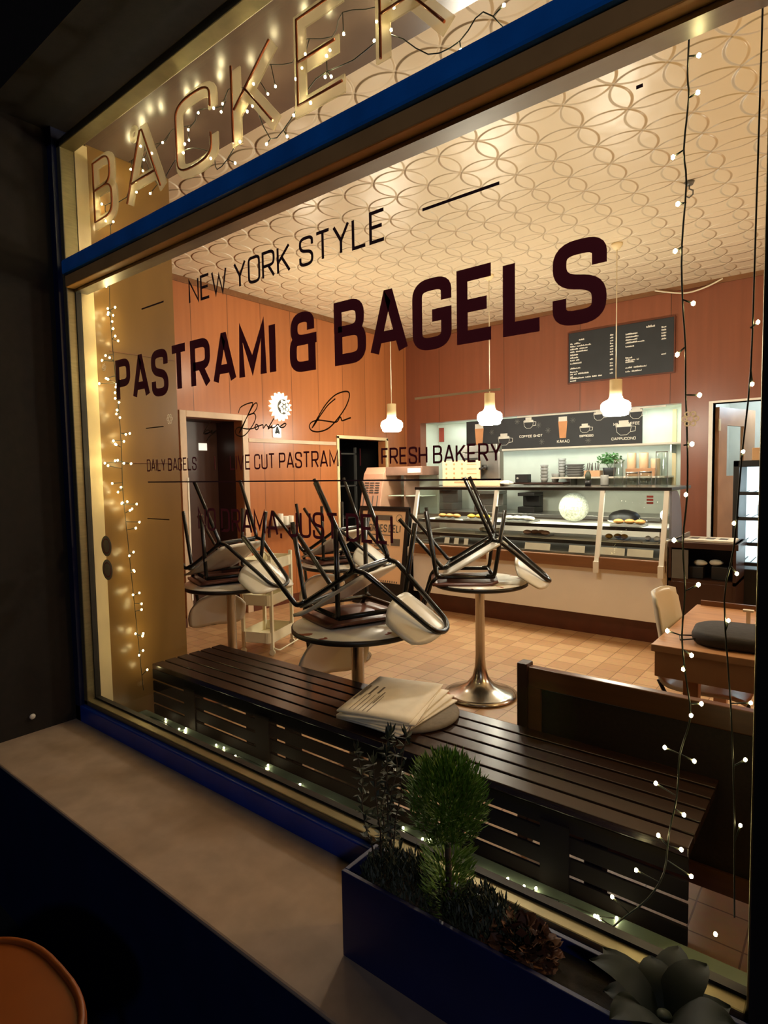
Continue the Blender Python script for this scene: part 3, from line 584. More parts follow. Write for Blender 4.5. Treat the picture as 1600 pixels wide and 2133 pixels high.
for i, (x, y, k, s) in enumerate(TABLES):
    o = TB0 if i == 0 else copy_tree(TB0)
    o.location = (x, y, 0); o['label'] = TL[i]; o['group'] = 'round bistro tables'; tabs.append(o)
    o.rotation_euler = (0, 0, i*1.3)
def backshell(w=.40, h=.25):
    """curved back panel around the origin, facing -x"""
    b = MB(); nu, nv = 14, 8; rows = []
    for i in range(nu+1):
        u = -1+2*i/nu; row = []
        hh = h/2*(1-abs(u)**4*.45)
        for j in range(nv+1):
            v = -1+2*j/nv; row.append(b.b.verts.new((-.055*u*u+.012*v, u*w/2*(1-.06*v*v), v*hh+.012*u*u)))
        rows.append(row)
    for i in range(nu):
        for j in range(nv): b.b.faces.new((rows[i][j], rows[i+1][j], rows[i+1][j+1], rows[i][j+1])).smooth = True
    return b
def chair(seatmat):
    t = thing('tube_chair', '', 'chair')
    # seat: shell with a dropped front edge
    b = MB(); n = 10; rows = []
    for i in range(n+1):
        u = -1+2*i/n; row = []
        for j in range(n+1):
            v = -1+2*j/n
            row.append(b.b.verts.new((.205*u*(1-.04*v*v), .212*v*(1-.05*u*u),   .468-.016*(1-u*u)*(1-v*v)-(.02*(-u-.6)**2/.16 if u < -.6 else 0))))
        rows.append(row)
    for i in range(n):
        for j in range(n): b.b.faces.new((rows[i][j], rows[i+1][j], rows[i+1][j+1], rows[i][j+1])).smooth = True
    b.build('seat', seatmat, t, mods=[('SOLIDIFY', dict(thickness=.014, offset=-1))])
    r = .0122
    MB().tube(bend([(-.17,-.165,.418),(-.17,.165,.418),(.17,.165,.418),(.17,-.165,.418),(-.17,-.164,.418)], .03), r, 8).build('seat_frame', 'tube', t)
    for sx, sy in ((-1,-1),(-1,1),(1,-1),(1,1)):
        MB().tube(bend([(sx*.13, sy*.168, .414),(sx*.175, sy*.172, .412),(sx*.235, sy*.205, .012)], .03), r, 8).build('leg', 'tube', t)
    MB().tube(bend([(.17,-.168,.418),(.205,-.165,.45),(.315,-.085,.805),(.322,0,.835),(.315,.085,.805),(.205,.165,.45),(.17,.168,.418)], .05, 6), r, 8).build('back_frame', 'tube', t)
    bk = backshell().build('backrest', 'shell', t, mods=[('SOLIDIFY', dict(thickness=.010, offset=0))])
    bk.location = (.268, 0, .715); bk.rotation_euler = (0, math.radians(16), 0)
    return t
CA, CB = chair('plate'), chair('shell')
FLAT = 0
PL = ['the leftmost table beside the wooden column', 'the table behind the newspapers', 'the farthest table under the wall shelf', 'the table in front of the counter']
AX = [(160, 10), (160, 13), (160, 10), (214, 26)]
for i, (x, y, k, s) in enumerate(TABLES):
    a = CA if i == 0 else copy_tree(CA)
    th = math.radians(AX[i][0]); d = Vector((math.cos(th), math.sin(th), 0))
    # upside down, seat top on the table
    a.matrix_world = Matrix.Translation(Vector((x, y+(.05 if i == 1 else 0), .741+.468))+d*.10) @ Matrix.Rotation(th, 4, 'Z') @ Matrix.Rotation(PI, 4, 'X')
    a['label'] = 'brown-seated chair lying upside down on '+PL[i]; a['group'] = 'chairs turned up on the tables'
    c = CB if i == 0 else copy_tree(CB)
    th = math.radians(AX[i][1]); d = Vector((math.cos(th), math.sin(th), 0))
    tilt = math.radians(32)
    # pivot at the front seat edge: chair-local (-.20, 0, .445)
    piv = Vector((x, y, .79))-d*.21
    c.matrix_world = Matrix.Translation(piv) @ Matrix.Rotation(th, 4, 'Z') @ Matrix.Rotation(-tilt, 4, 'Y') @ Matrix.Rotation(PI, 4, 'X') @ Matrix.Translation((.20, 0, -.455))
    c['label'] = 'tilted white chair, upper one upside down on '+PL[i]; c['group'] = 'chairs turned up on the tables'

# ================================================================== WHITE TROLLEY
t = thing('utility_cart', 'cream three-tier trolley on castors behind the leftmost table', 'cart', (-3.78, 3.18, 0), math.radians(20))
for z in (.10, .40, .68):
    b = MB(); ou = rrect(-.14,.14,-.20,.20,.05); inn = rrect(-.135,.135,-.195,.195,.046)
    b.prism(ou, .004, Matrix.Translation((0,0,z)))
    n = len(ou)
    for k in range(n):
        p, q = ou[k], ou[(k+1) % n]; b.quad((*p, z), (*q, z), (*q, z+.085), (*p, z+.085))
    b.build('tray', 'cart', t, mods=[('SOLIDIFY', dict(thickness=.004))])
for sx, sy in ((-1,-1),(-1,1),(1,-1),(1,1)):
    MB().box(sx*.13-.012, sx*.13+.012, sy*.17-.012, sy*.17+.012, .05, .80).build('post', 'cart', t)
    MB().tube([(sx*.13, sy*.17-.009, .024),(sx*.13, sy*.17+.009, .024)], .024, 12).build('castor', 'cart', t)
MB().tube(bend([(.145,-.17,.06),(.19,-.17,.045),(.19,.17,.045),(.145,.17,.06)], .03), .006).build('foot_loop', 'cart', t)
MB().tube(bend([(-.13,-.2,.80),(-.13,-.24,.84),(.13,-.24,.84),(.13,-.2,.80)], .03), .007).build('handle', 'cart', t)
tag(MB().box(-.07,.07,-.006,.006,0,.14).build('paper_card', 'tag', bevel=.002), 'small white card standing on the leftmost table', 'card')
o = bpy.data.objects['paper_card']; o.location = (-3.00, 2.50, .742); o.rotation_euler = (-.1, 0, .3); o.scale = (.6, 1, .6)

# ================================================================== BANQUETTE BACK, SQUARE TABLE, RIGHT SIDE
t = thing('wooden_settle', 'dark settle with framed cane back standing behind the slatted bench', 'bench', (-.985, 2.03, 0))
MB().box(.04, 1.75, .012, .020, .16, .62).build('back_panel', 'rattan', t)
MB().box(.04, 1.75, -.002, .034, .625, .700).build('top_rail', 'railw', t, bevel=.004)
MB().box(.04, .09, 0, .032, .16, .625).box(.04, 1.75, 0, .032, .10, .17).build('side_rail', 'railw', t)
MB().box(0, .042, -.012, .045, 0, .712).build('post', 'woodd', t, bevel=.005)
MB().box(1.75, 1.792, -.012, .045, 0, .712).build('post', 'woodd', t, bevel=.005)
MB().box(.02, 1.77, .05, .36, .38, .42).build('seat', 'woodd', t, bevel=.004)
MB().box(0, .04, .33, .37, 0, .38).build('leg', 'woodd', t); MB().box(1.75, 1.79, .33, .37, 0, .38).build('leg', 'woodd', t)
t = thing('square_table', 'oak table with a deep apron at the right window edge', 'table', (-.62, 2.45, 0))
MB().box(0, 1.0, 0, .86, .712, .74).build('tabletop', 'wood', t, bevel=.003)
MB().box(.012, .99, .012, .030, .612, .712).box(.012,.030,.03,.85,.612,.712).box(.97,.988,.03,.85,.612,.712).box(.03,.97,.832,.85,.612,.712).build('apron', 'wood', t)
for x, y in ((.10,.08),(.90,.08),(.10,.74),(.90,.74)): MB().box(x, x+.055, y, y+.055, 0, .712).build('leg', 'wood', t, bevel=.003)
MB().box(.02,.98,.842,.858,.74,.765).build('rear_lip', 'railw', t)
b = MB(); ou = rrect(-.19,.19,-.15,.15,.11,8)
b.prism(ou, .05)
t2 = thing('seat_cushion', 'black quilted cushion lying on the oak table', 'cushion', (-.32, 2.66, .742), .1)
b.build('cover', 'cushion', t2, bevel=.02, smooth=True)
MB().tube([(-.18,-.05,.02),(-.235,-.03,.01),(-.225,-.09,.006),(-.17,-.10,.02)], .003).build('tie', 'cable', t2)
t = thing('menu_holder', 'small white card holder standing on the oak table at right', 'holder', (-.35, 2.93, .741))
MB().box(-.02,.02,-.012,.012,0,.008).build('foot', 'tag', t); MB().box(-.008,.008,-.004,.004,.008,.07).build('card', 'tag', t); MB().box(-.02,.02,-.012,.012,.07,.078).build('cap', 'tag', t)
# white shell chair at the oak table
t = thing('shell_chair', 'white shell chair on black tube legs at the oak table', 'chair', (-.50, 2.93, 0))
b = MB(); prof = smooth_pts([(-.235,.865),(-.215,.75),(-.19,.62),(-.165,.50),(-.12,.455),(0,.45),(.12,.455),(.17,.44)], 3); rows = []
for px, pz in prof:
    rows.append([b.b.verts.new((px+.05*(v*v)*(1 if pz > .5 else 0), .19*v*(1-.10*max(0,(pz-.6))/.26), pz+.02*v*v-(.03*v**4 if pz > .8 else 0))) for v in [-1+2*k/8 for k in range(9)]])
for A, Bq in zip(rows, rows[1:]):
    for k in range(8): b.b.faces.new((A[k], A[k+1], Bq[k+1], Bq[k])).smooth = True
b.build('shell', 'shell', t, mods=[('SOLIDIFY', dict(thickness=.012))])
for sy in (-1, 1):
    MB().tube(bend([(-.165, sy*.17, .50),(-.13, sy*.17, .43),(.13, sy*.17, .43)], .03), .009).build('side_rail', 'tube', t)
    MB().tube(bend([(-.12, sy*.17, .43),(-.10, sy*.175, .40),(-.17, sy*.19, .01)], .02), .009).build('leg', 'tube', t)
    MB().tube(bend([(.12, sy*.17, .43),(.13, sy*.175, .40),(.17, sy*.19, .01)], .02), .009).build('leg', 'tube', t)
# service cabinet right of the counter
t = thing('service_cabinet', 'dark wooden cabinet with an open shelf at the right counter end', 'cabinet', (-1.143, 5.0, 0))
MB().box(0,.46,.40,.42,0,.86).box(0,.02,0,.40,0,.86).box(.44,.46,0,.40,0,.86).box(0,.46,0,.42,.55,.575).build('carcass', 'woodd', t)
MB().box(0,.475,-.015,.42,.815,.86).build('worktop', 'woodd', t, bevel=.003)
MB().box(.02,.44,0,.018,.02,.55).build('door', 'woodd', t, bevel=.002)
MB().box(.025,.14,-.003,.012,.575,.80).build('side_screen', 'greyd', t)
tag(MB().box(-.17,.17,-.13,.13,0,.018).build('paper_tray', 'tag', bevel=.003), 'white tray with printed labels on the dark service cabinet', 'tray').location = (-.88, 5.17, .861)
for k, x in enumerate((-.11,0,.09)): 
    q = MB().box(x-.03,x+.03,-.06,.05,.0182,.019).build('printed_label', 'greyd', bpy.data.objects['paper_tray'])
for nm, x, y, w, h, m, lab in (('storage_box',-.96,5.12,.10,.09,'black','black box on the cabinet shelf, the left one'),('storage_box',-.80,5.12,.11,.10,'black','black box on the cabinet shelf, the right one'),):
    tag(MB().box(-w/2,w/2,-.06,.06,0,h).build(nm, m, bevel=.004), lab, 'box').location = (x, y, .576)
for x, y, z, lab in ((-.93,5.13,.667,'crumpled white cloth on the left black box'),(-.82,5.13,.677,'crumpled white cloth on the right black box')):
    b = MB().ball((0,0,0), .045, (1.1,.8,.5), 3)
    for v in b.b.verts: v.co *= 1+.25*math.sin(40*v.co.x+3)*math.cos(35*v.co.y)
    tag(b.build('cloth', 'tag', smooth=True), lab, 'cloth').location = (x, y, z+.022)
# drinks cooler
t = thing('drinks_cooler', 'tall black cooler with lit bluish shelves at the right edge', 'fridge', (-.775, 5.435, 0))
MB().box(0,.04,0,.45,0,1.48).box(.56,.60,0,.45,0,1.48).box(0,.60,0,.45,1.43,1.48).box(0,.60,0,.45,0,.62).build('housing', 'black', t, bevel=.004)
MB().box(.04,.56,.43,.45,.62,1.43).build('liner', 'white', t)
for z in (.66,.82,1.02,1.22): 
    b = MB().box(.04,.56,.0,.03,z-.012,z+.014)
    for k in range(9): b.box(.06+.058*k,.064+.058*k,.03,.43,z+.004,z+.010)
    b.build('shelf', 'black', t)
for x, h, m, lab in ((-.60,.10,'kraft','tan carton on top of the black cooler, the left one'),(-.44,.11,'pink','pinkish carton on top of the black cooler, the right one')):
    tag(MB().box(-.065,.065,-.08,.08,0,h).build('carton', m, bevel=.003), lab, 'carton').location = (x, 5.64, 1.481)
for x, z, h in ((-.58,.832,.13),(-.46,.832,.15),(-.60,1.032,.14),(-.50,1.032,.12),(-.40,1.032,.15),(-.56,.672,.10)):
    b = MB().lathe([(0,0),(.026,0),(.028,.01),(.028,h*.6),(.012,h*.8),(.012,h),(0,h)], seg=14)
    o = tag(b.build('bottle', 'greyd'), 'small dark bottle on a lit shelf of the black cooler', 'bottle', 'bottles in the black cooler'); o.location = (x, 5.64, z)

# ================================================================== DELI COUNTER
CX0, CX1 = -3.63, -1.17
t = thing('deli_counter', 'long glazed deli counter with a pale front along the back', 'display counter', (0,0,0))
MB().box(CX0+.03, CX1-.02, 5.12, 5.80, 0, .19).build('plinth', 'plinth', t)
MB().box(CX0, CX1, 5.03, 5.85, .19, .60).build('front_panel', 'corpus', t, bevel=.004)
MB().box(CX0, CX1, 4.965, 5.20, .60, .70).build('wood_ledge', 'woodm', t, bevel=.008)
MB().box(CX0-.02, CX1+.02, 5.10, 5.80, 1.25, 1.278).build('top_slab', 'slab', t, bevel=.004)
b = MB()
for x in (CX0, -2.71, -1.71, CX1-.035):
    b = MB(); b.quad((x,5.10,1.25),(x+.036,5.10,1.25),(x+.036,4.955,.66),(x,4.955,.66)); b.quad((x,5.125,1.25),(x+.036,5.125,1.25),(x+.036,4.985,.66),(x,4.985,.66))
    b.quad((x,5.10,1.25),(x,5.125,1.25),(x,4.985,.66),(x,4.955,.66)); b.quad((x+.036,5.10,1.25),(x+.036,5.125,1.25),(x+.036,4.985,.66),(x+.036,4.955,.66))
    b.box(x-.002,x+.038,4.935,4.99,.57,.665)
    b.build('post', 'white', t)
MB().quad((CX0,5.118,1.25),(CX1,5.118,1.25),(CX1,4.975,.69),(CX0,4.975,.69)).build('front_glass', 'caseglass', t)
for z, y0 in ((.93,5.10),(.80,5.06)):
    MB().box(CX0+.03, CX1-.03, y0, 5.62, z, z+.014).build('shelf', 'white', t)
    MB().box(CX0+.03, CX1-.03, y0-.012, y0, z-.012, z+.018).build('shelf_edge', 'slab', t)
MB().box(CX0+.03, CX1-.03, 5.02, 5.8, .702, .715).build('deck', 'grey', t)
MX = Matrix(((0,0,1,CX1-.004),(1,0,0,0),(0,1,0,0),(0,0,0,1)))
MB().prism([(5.14,.86),(5.14,1.245),(5.32,1.245),(5.40,1.20),(5.46,1.10),(5.52,.90),(5.50,.86)], .018, MX).build('side_panel', 'lilac', t)
MX = Matrix(((0,0,1,CX0-.012),(1,0,0,0),(0,1,0,0),(0,0,0,1)))
MB().prism([(5.0,.70),(5.12,1.245),(5.60,1.245),(5.70,.70)], .008, MX).build('side_glass', 'caseglass', t)
MB().box(CX1-.004, CX1+.01, 5.03, 5.85, .19, .86).build('end_panel', 'corpus', t)
MB().box(-3.45,-1.4,5.135,5.142,.20,.205).build('vent_slit', 'plinth', t)
for k in range(3): 
    MB().box(-1.335, -1.285, 5.095, 5.10, 1.195-.026*k, 1.212-.026*k).build('badge', 'red', t)
# price cards on the lower deck
for k, (x, w) in enumerate(((-3.20,.055),(-3.09,.05),(-2.98,.045),(-2.60,.14),(-2.24,.24),(-1.88,.14),(-1.58,.20),(-1.36,.20))):
    o = tag(MB().box(-w/2,w/2,-.002,.002,0,.062).build('price_card', 'tag'), ['first','second','third','fourth','fifth','sixth','seventh','eighth'][k]+' white price card from the left inside the deli counter', 'card', 'price cards in the counter')
    o.location = (x, 5.008, .718); o.rotation_euler = (-.25, 0, 0)
# food trays
FT = [(-3.30,.947,.26,'bread',3,'steel tray of pastries at the left end of the counter'),(-2.98,.947,.24,'yellow',3,'steel tray of yellow wedges in the left counter bay'),(-2.52,.947,.30,'tag',4,'steel tray of pale slices in the middle counter bay'),(-1.52,.947,.26,'bread',3,'steel tray of rolls in the right counter bay'),
      (-2.85,.817,.22,'tag',4,'low tray of white cheese under the left counter shelf'),(-2.35,.817,.24,'pink',4,'low tray of pink ham under the middle counter shelf'),(-1.62,.817,.18,'yellow',3,'low tray of yellow cheese under the right counter shelf'),(-1.32,.817,.14,'tag',2,'low tray of white cloth at the right counter end')]
for x, z, w, m, n, lab in FT:
    t = thing('food_tray', lab, 'tray', (x, 5.26, z), 0, 'food trays in the counter')
    MB().prism(rrect(-w/2,w/2,-.12,.12,.02), .012).build('dish', 'steel', t)
    for k in range(n):
        b = MB().ball((0,0,0), .04, (1.15*w/.26,.9,.55), 2); o = b.build('portion', m, t, smooth=True); o.location = (-w/2+w*(k+.5)/n, random.uniform(-.05,.03), .033)
o = tag(MB().ball((0,0,0), .135, sub=4).build('reflection_ball', 'ball', smooth=True, mods=[]), 'glowing white lacy ball in the deli counter, standing in for a reflection', 'lamp'); o.location = (-2.06, 5.42, 1.083)  # self-lit ball put where the case glass has a round reflection
t = thing('serving_platter', 'dark lidded platter on the right counter shelf', 'dish', (-1.62, 5.47, .945))
MB().lathe([(0,0),(.10,0),(.14,.02),(.14,.03),(0,.03)], seg=28).build('dish', 'tag', t); MB().lathe([(.135,.03),(.13,.07),(.10,.10),(.04,.12),(0,.125)], seg=28).build('lid', 'black', t)
# things standing on the counter top
ZT = 1.2785
t = thing('price_board', 'peach price board with rows of dots on the counter left end', 'sign', (-3.86+.0, 5.60, ZT))
MB().box(0,.47,0,.012,0,.275).build('board', 'poster', t)
b = MB()
for r in range(4):
    for c in range(3): b.lathe([(0,0),(.013,0)], (.05+.10*c, r*.05, 0), 14)
for v in b.b.verts: v.co = Vector((v.co.x, -.001, .085+v.co.y))
for r in range(4): b.box(.31,.43,-.0015,-.0005,.075+.05*r,.085+.05*r)
b.box(.15,.33,-.0015,-.0005,.03,.045); b.build('printed_price', 'kraft', t)
# keep the board on the slab: shift right so that its base rests there
t.location = (-3.62, 5.60, ZT)
t = thing('espresso_machine', 'steel espresso machine on the counter behind the price board', 'coffee machine', (-3.42, 5.68, ZT))
MB().box(0,.46,0,.10,0,.36).build('body', 'steel', t, bevel=.01); MB().box(.02,.44,-.02,.10,.36,.44).build('cup_tray', 'steel', t, bevel=.006)
MB().box(.04,.20,-.03,.0,.18,.30).build('panel', 'black', t); MB().lathe([(0,0),(.03,0),(.03,.05),(0,.05)], (.30,-.03,.17), 16).build('group_head', 'black', t)
MB().tube([(.30,-.04,.19),(.30,-.14,.18)], .011).build('portafilter', 'black', t)
tag(MB().box(0,.30,0,.16,0,.055).build('pastry_box', 'poster', bevel=.003), 'flat pinkish carton on the counter top beside the espresso machine', 'carton').location = (-3.14, 5.45, ZT)
b = MB().ball((0,0,0), .05, (1.6,1,.5), 3)
for v in b.b.verts: v.co *= 1+.3*math.sin(55*v.co.x)*math.cos(60*v.co.y+1)
tag(b.build('paper_napkins', 'tag', smooth=True), 'crumpled white paper on the counter top left of the cups', 'paper').location = (-2.80, 5.5, ZT+.030)
def jar(x, y, z, r, h, m, lab, cat='jar', nm='storage_jar', lid=None, grp=None):
    t = thing(nm, lab, cat, (x, y, z), 0, grp)
    MB().lathe([(0,0),(r*.92,0),(r,.006),(r,h*.96),(r*.94,h),(r*.9,h*.97),(r*.9,.01),(0,.01)], seg=22).build('vessel', m, t)
    if lid: MB().lathe([(0,h+.001),(r*.96,h+.001),(r*.96,h+.014),(0,h+.014)], seg=22).build('lid', lid, t)
    return t
jar(-1.72,5.62,ZT,.042,.24,'clear','tall clear plastic cup stack on the counter right half','cup','cup_stack')
jar(-1.60,5.62,ZT,.055,.11,'clear','clear jar on the counter, the left of two','jar',lid='steel'); jar(-1.485,5.62,ZT,.055,.115,'clear','clear jar on the counter, the right of two','jar',lid='steel')
jar(-1.36,5.66,ZT,.052,.30,'clear','tall clear dispenser at the right end of the counter top','dispenser','straw_dispenser')
jar(-1.86,5.66,ZT,.036,.10,'grey','small grey tumbler on the counter beside the cactus','cup','tumbler')
t = thing('cactus_pot', 'little dark cactus in a pot on the counter top', 'plant', (-2.00, 5.62, ZT)); MB().lathe([(0,0),(.026,0),(.032,.05),(0,.05)], seg=18).build('pot', 'black', t); MB().lathe([(0,.045),(.026,.06),(.028,.10),(.015,.135),(0,.14)], seg=12).build('cactus', 'drygreen', t)

# ================================================================== NICHE SHELVES AND BOARDS
SH = [(-4.10,-1.445,1.685,'white','long white shelf under the chalk drawing board'),(-2.86,-1.60,1.33,'white','short white shelf holding the cups and the plant')]
for x0, x1, z, m, lab in SH:
    t = thing('wall_shelf', lab, 'shelf', (x0, 6.78, z)); MB().box(0,x1-x0,0,.415,0,.018).build('board', m, t)
    for x in (.15, x1-x0-.15): MB().box(x,x+.015,.20,.415,-.09,0).build('bracket', 'steel', t)
t = thing('wall_shelf', 'short dark wooden shelf with the black box in the niche', 'shelf', (-3.42, 6.75, 1.265)); MB().box(0,.72,0,.44,0,.02).build('board', 'woodd', t)
tag(MB().box(-.02,.02,0,.02,0,1.0).build('shelf_standard', 'cream'), 'slotted cream shelf upright at the right of the niche', 'shelf upright').location = (-1.60, 7.18, 1.08)
t = thing('chalk_drawing_board', 'long slate board with chalk drinks on the upper shelf', 'chalkboard', (0, 6.80, 1.704))
MB().box(-4.02,-1.835,0,.012,0,.375).build('slate', 'chalk', t)
MB().box(-3.3,-1.6,-.004,.016,.375,.393).build('top_strip', 'tag', t)
def cup(mb, x, z, w, h):
    mb.ribbon([(x-w/2,z+h),(x-w*.42,z+h*.3),(x-w*.2,z),(x+w*.2,z),(x+w*.42,z+h*.3),(x+w/2,z+h)], .004, lambda v: Vector((v.x,-.002,v.y)))
    mb.ribbon([(x+w/2,z+h*.85),(x+w*.75,z+h*.8),(x+w*.72,z+h*.35),(x+w*.42,z+h*.3)], .005, lambda v: Vector((v.x,-.002,v.y)))
    mb.box(x-w*.45,x+w*.45,-.0025,-.0015,z+h*.8,z+h*1.1); mb.box(x-w*.3,x+w*.3,-.0025,-.0015,z+h*1.1,z+h*1.45)
def tumbler(o, x, z, w, h):
    MB().quad((x-w*.35,-.002,z),(x+w*.35,-.002,z),(x+w/2,-.002,z+h),(x-w/2,-.002,z+h)).build('chalk_glass', 'chalkt', o)
    MB().box(x-w*.46,x+w*.46,-.003,-.0015,z+h*.98,z+h*1.25).build('chalk_foam', 'chalkw', o)
tumbler(t, -3.83, .06, .13, .22); tumbler(t, -2.72, .10, .11, .20)
for x, z, w, h in ((-3.48,.05,.16,.10),(-3.15,.24,.13,.09),(-2.46,.15,.12,.07),(-2.30,.28,.12,.08),(-2.03,.10,.17,.11),(-1.90,.27,.14,.09)):
    b = MB(); cup(b, x, z, w, h); b.build('chalk_cup', 'chalkw', t)
for s, x0, x1, z0, h in (('KAKAO',-2.79,-2.64,.045,.035),('MILCHKAFFEE',-2.14,-1.86,.205,.032),('CAPPUCCINO',-2.16,-1.90,.045,.032),('COFFEE SHOT',-3.27,-2.97,.13,.03),('ESPRESSO',-2.52,-2.36,.10,.026)):
    b = text_mb(MB(), s, x0, x1, z0, z0+h, -.002, .006); b.build('chalk_word', 'chalkw', t)
b = MB()
for x, z in ((-3.65,.22),(-3.02,.27),(-2.90,.20),(-2.98,.07),(-2.60,.30),(-2.42,.06),(-2.20,.34),(-3.30,.33)):
    for k in range(4):
        a = k*PI/4; b.ribbon([(x-.035*math.cos(a), z-.035*math.sin(a)),(x+.035*math.cos(a), z+.035*math.sin(a))], .005, lambda v: Vector((v.x,-.002,v.y)))
b.build('chalk_star', 'greyd', t)
t = thing('menu_board', 'black menu board with white lines high on the back wall', 'menu board', (-2.625, YB-.022, 2.425))
MB().box(0,1.11,0,.020,0,.555).build('slate', 'chalk', t, bevel=.002)
MB().box(-.012,0,-.004,.020,-.012,.567).box(1.11,1.122,-.004,.020,-.012,.567).box(0,1.11,-.004,.020,-.012,0).box(0,1.11,-.004,.020,.555,.567).build('frame', 'plinth', t)
b = MB(); rng = random.Random(3)
def row(x0, z, words, h=.013):
    x = x0
    for w in words:
        e = x+w
        while x < e:
            d = rng.uniform(.006,.012); hh = h*rng.choice((.7,1,1,1.3)); b.box(x, min(e, x+d*.75), -.002, -.001, z, z+hh); x += d
        x = e+.016
for i, (z, ws) in enumerate(((.46,(.06,)),(.425,(.03,.07)),(.395,(.06,.16)),(.365,(.09,.09)),(.335,(.05,.13)),(.300,(.09,)),(.270,(.09,)),(.240,(.05,.04)),(.205,(.13,)),(.150,(.12,)),(.110,(.09,)),(.085,(.03,.03,.12)),(.055,(.03,)),(.038,(.16,.06,.05,.04)),(.010,(.07,)))): row(.12 if i == 0 else .02, z, ws)
for z in (.46,.43,.40,.37,.34,.31,.28,.25,.20,.16,.13,.09,.05): row(.465, z, (.034,))
for z, ws in ((.44,(.12,)),(.41,(.13,)),(.38,(.12,)),(.35,(.19,)),(.31,(.09,)),(.19,(.07,)),(.165,(.10,.02)),(.145,(.09,)),(.085,(.07,.13)),(.045,(.05,.10))): row(.63, z, ws)
for z in (.46,.43,.40,.37,.34,.185): row(.99, z, (.045,))
row(.84, .485, (.085,), .018)
b.build('chalk_text', 'chalkw', t)
# crockery
def stack(x, y, z, r, h, n, m, lab, cat, nm):
    t = thing(nm, lab, cat, (x, y, z))
    for k in range(n):
        MB().lathe([(0,0),(r*.7,0),(r,h/n*1.3),(r*.94,h/n*1.3),(r*.66,.006),(0,.006)], (0,0,k*h/n), 20).build('cup' if cat == 'cups' else 'bowl', m, t)
ZS = 1.349
stack(-2.80,6.98,ZS,.05,.21,6,'grey','tall stack of grey cups on the short shelf','cups','cup_tower'); stack(-2.64,6.98,ZS,.115,.14,5,'greyd','stack of dark grey bowls on the short shelf','bowls','bowl_stack')
t = thing('cutlery_box', 'wooden box of cutlery on the short shelf', 'box', (-2.41, 6.95, ZS)); MB().box(-.09,.09,-.06,.06,0,.07).build('box', 'wood', t)
for k in range(7): MB().tube([(-.07+.022*k, random.uniform(-.03,.03), .07),(-.075+.024*k, random.uniform(-.03,.03), .07+random.uniform(.06,.09))], .005, 6).build('handle', 'woodd', t)
t = thing('potted_herb', 'leafy green herb in a dark pot on the short shelf', 'plant', (-2.23, 6.96, ZS)); MB().lathe([(0,0),(.06,0),(.075,.10),(.07,.10),(0,.09)], seg=22).build('pot', 'black', t)
b = MB(); rng = random.Random(5)
for k in range(170):
    a, e = rng.uniform(0,2*PI), rng.uniform(.1,1.4); rr = rng.uniform(.05,.15); c = Vector((rr*math.cos(a)*math.cos(e)*1.1, rr*math.sin(a)*math.cos(e), .14+rr*math.sin(e)*.9))
    u = Vector((rng.uniform(-1,1),rng.uniform(-1,1),rng.uniform(-.4,.8))).normalized()*.024; v = u.orthogonal().normalized()*.012
    b.quad(c-u, c+v, c+u, c-v)
for k in range(9): b.tube([(0,0,.08),(.07*math.cos(k*.7),.07*math.sin(k*.7),.2)], .002, 5)
b.build('foliage', 'green', t)
for x, h, lab in ((-1.99,.26,'stack of cream paper cups on the short shelf, nearest the plant'),(-1.86,.26,'stack of cream paper cups on the short shelf, middle'),(-1.74,.19,'stack of cream paper cups on the short shelf, short right one')):
    jar(x, 6.97, ZS, .048, h, 'creamseat', lab, 'cups', 'paper_cups')
tag(MB().box(-.15,.15,-.05,.05,0,.085).build('wooden_crate', 'wood', bevel=.003), 'low wooden crate in front of the paper cups', 'crate').location = (-1.86, 6.86, ZS)
t = thing('radio', 'small black box radio on the dark niche shelf', 'radio', (-3.27, 6.9, 1.286)); MB().box(-.085,.085,-.05,.05,0,.10).build('case', 'black', t, bevel=.004); MB().lathe([(0,0),(.012,0),(.012,.01),(0,.01)], (0,0,0), 12).build('dial', 'tag', t); t.children[1].rotation_euler = (PI/2,0,0); t.children[1].location = (-.05,-.05,.05)
stack(-3.0,6.92,1.286,.05,.20,5,'grey','stack of grey mugs on the dark niche shelf','cups','mug_stack'); stack(-2.86,6.92,1.286,.05,.09,2,'grey','low pair of grey mugs at the end of the dark niche shelf','cups','mug_stack')
t = thing('back_counter', 'pale work counter in the niche behind the deli counter', 'counter', (-4.6, 6.55, 0)); MB().box(0,3.0,.05,.62,0,.88).build('carcass', 'white', t); MB().box(-.02,3.02,0,.63,.88,.92).build('worktop', 'steel', t, bevel=.003)
for x, w, h, m, lab in ((-4.35,.30,.28,'greyd','dark kitchen machine on the back counter at far left'),(-3.70,.34,.22,'steel','steel kitchen machine on the back counter'),(-3.15,.22,.20,'black','black kitchen machine on the back counter')):
    t = thing('kitchen_machine', lab, 'appliance', (x, 6.85, .921)); MB().box(-w/2,w/2,-.13,.13,0,h*.35).build('base', m, t, bevel=.006); MB().box(-w/2,w/2,.02,.13,h*.35,h).build('column', m, t, bevel=.006); MB().box(-w/2,w/2,-.13,.13,h,h*1.2).build('head', m, t, bevel=.006)
tag(MB().box(-.04,.04,0,.012,0,.20).build('wall_box', 'red', bevel=.003), 'small reddish box on the niche left wall edge', 'box').location = (-4.66, 7.185, 1.86)

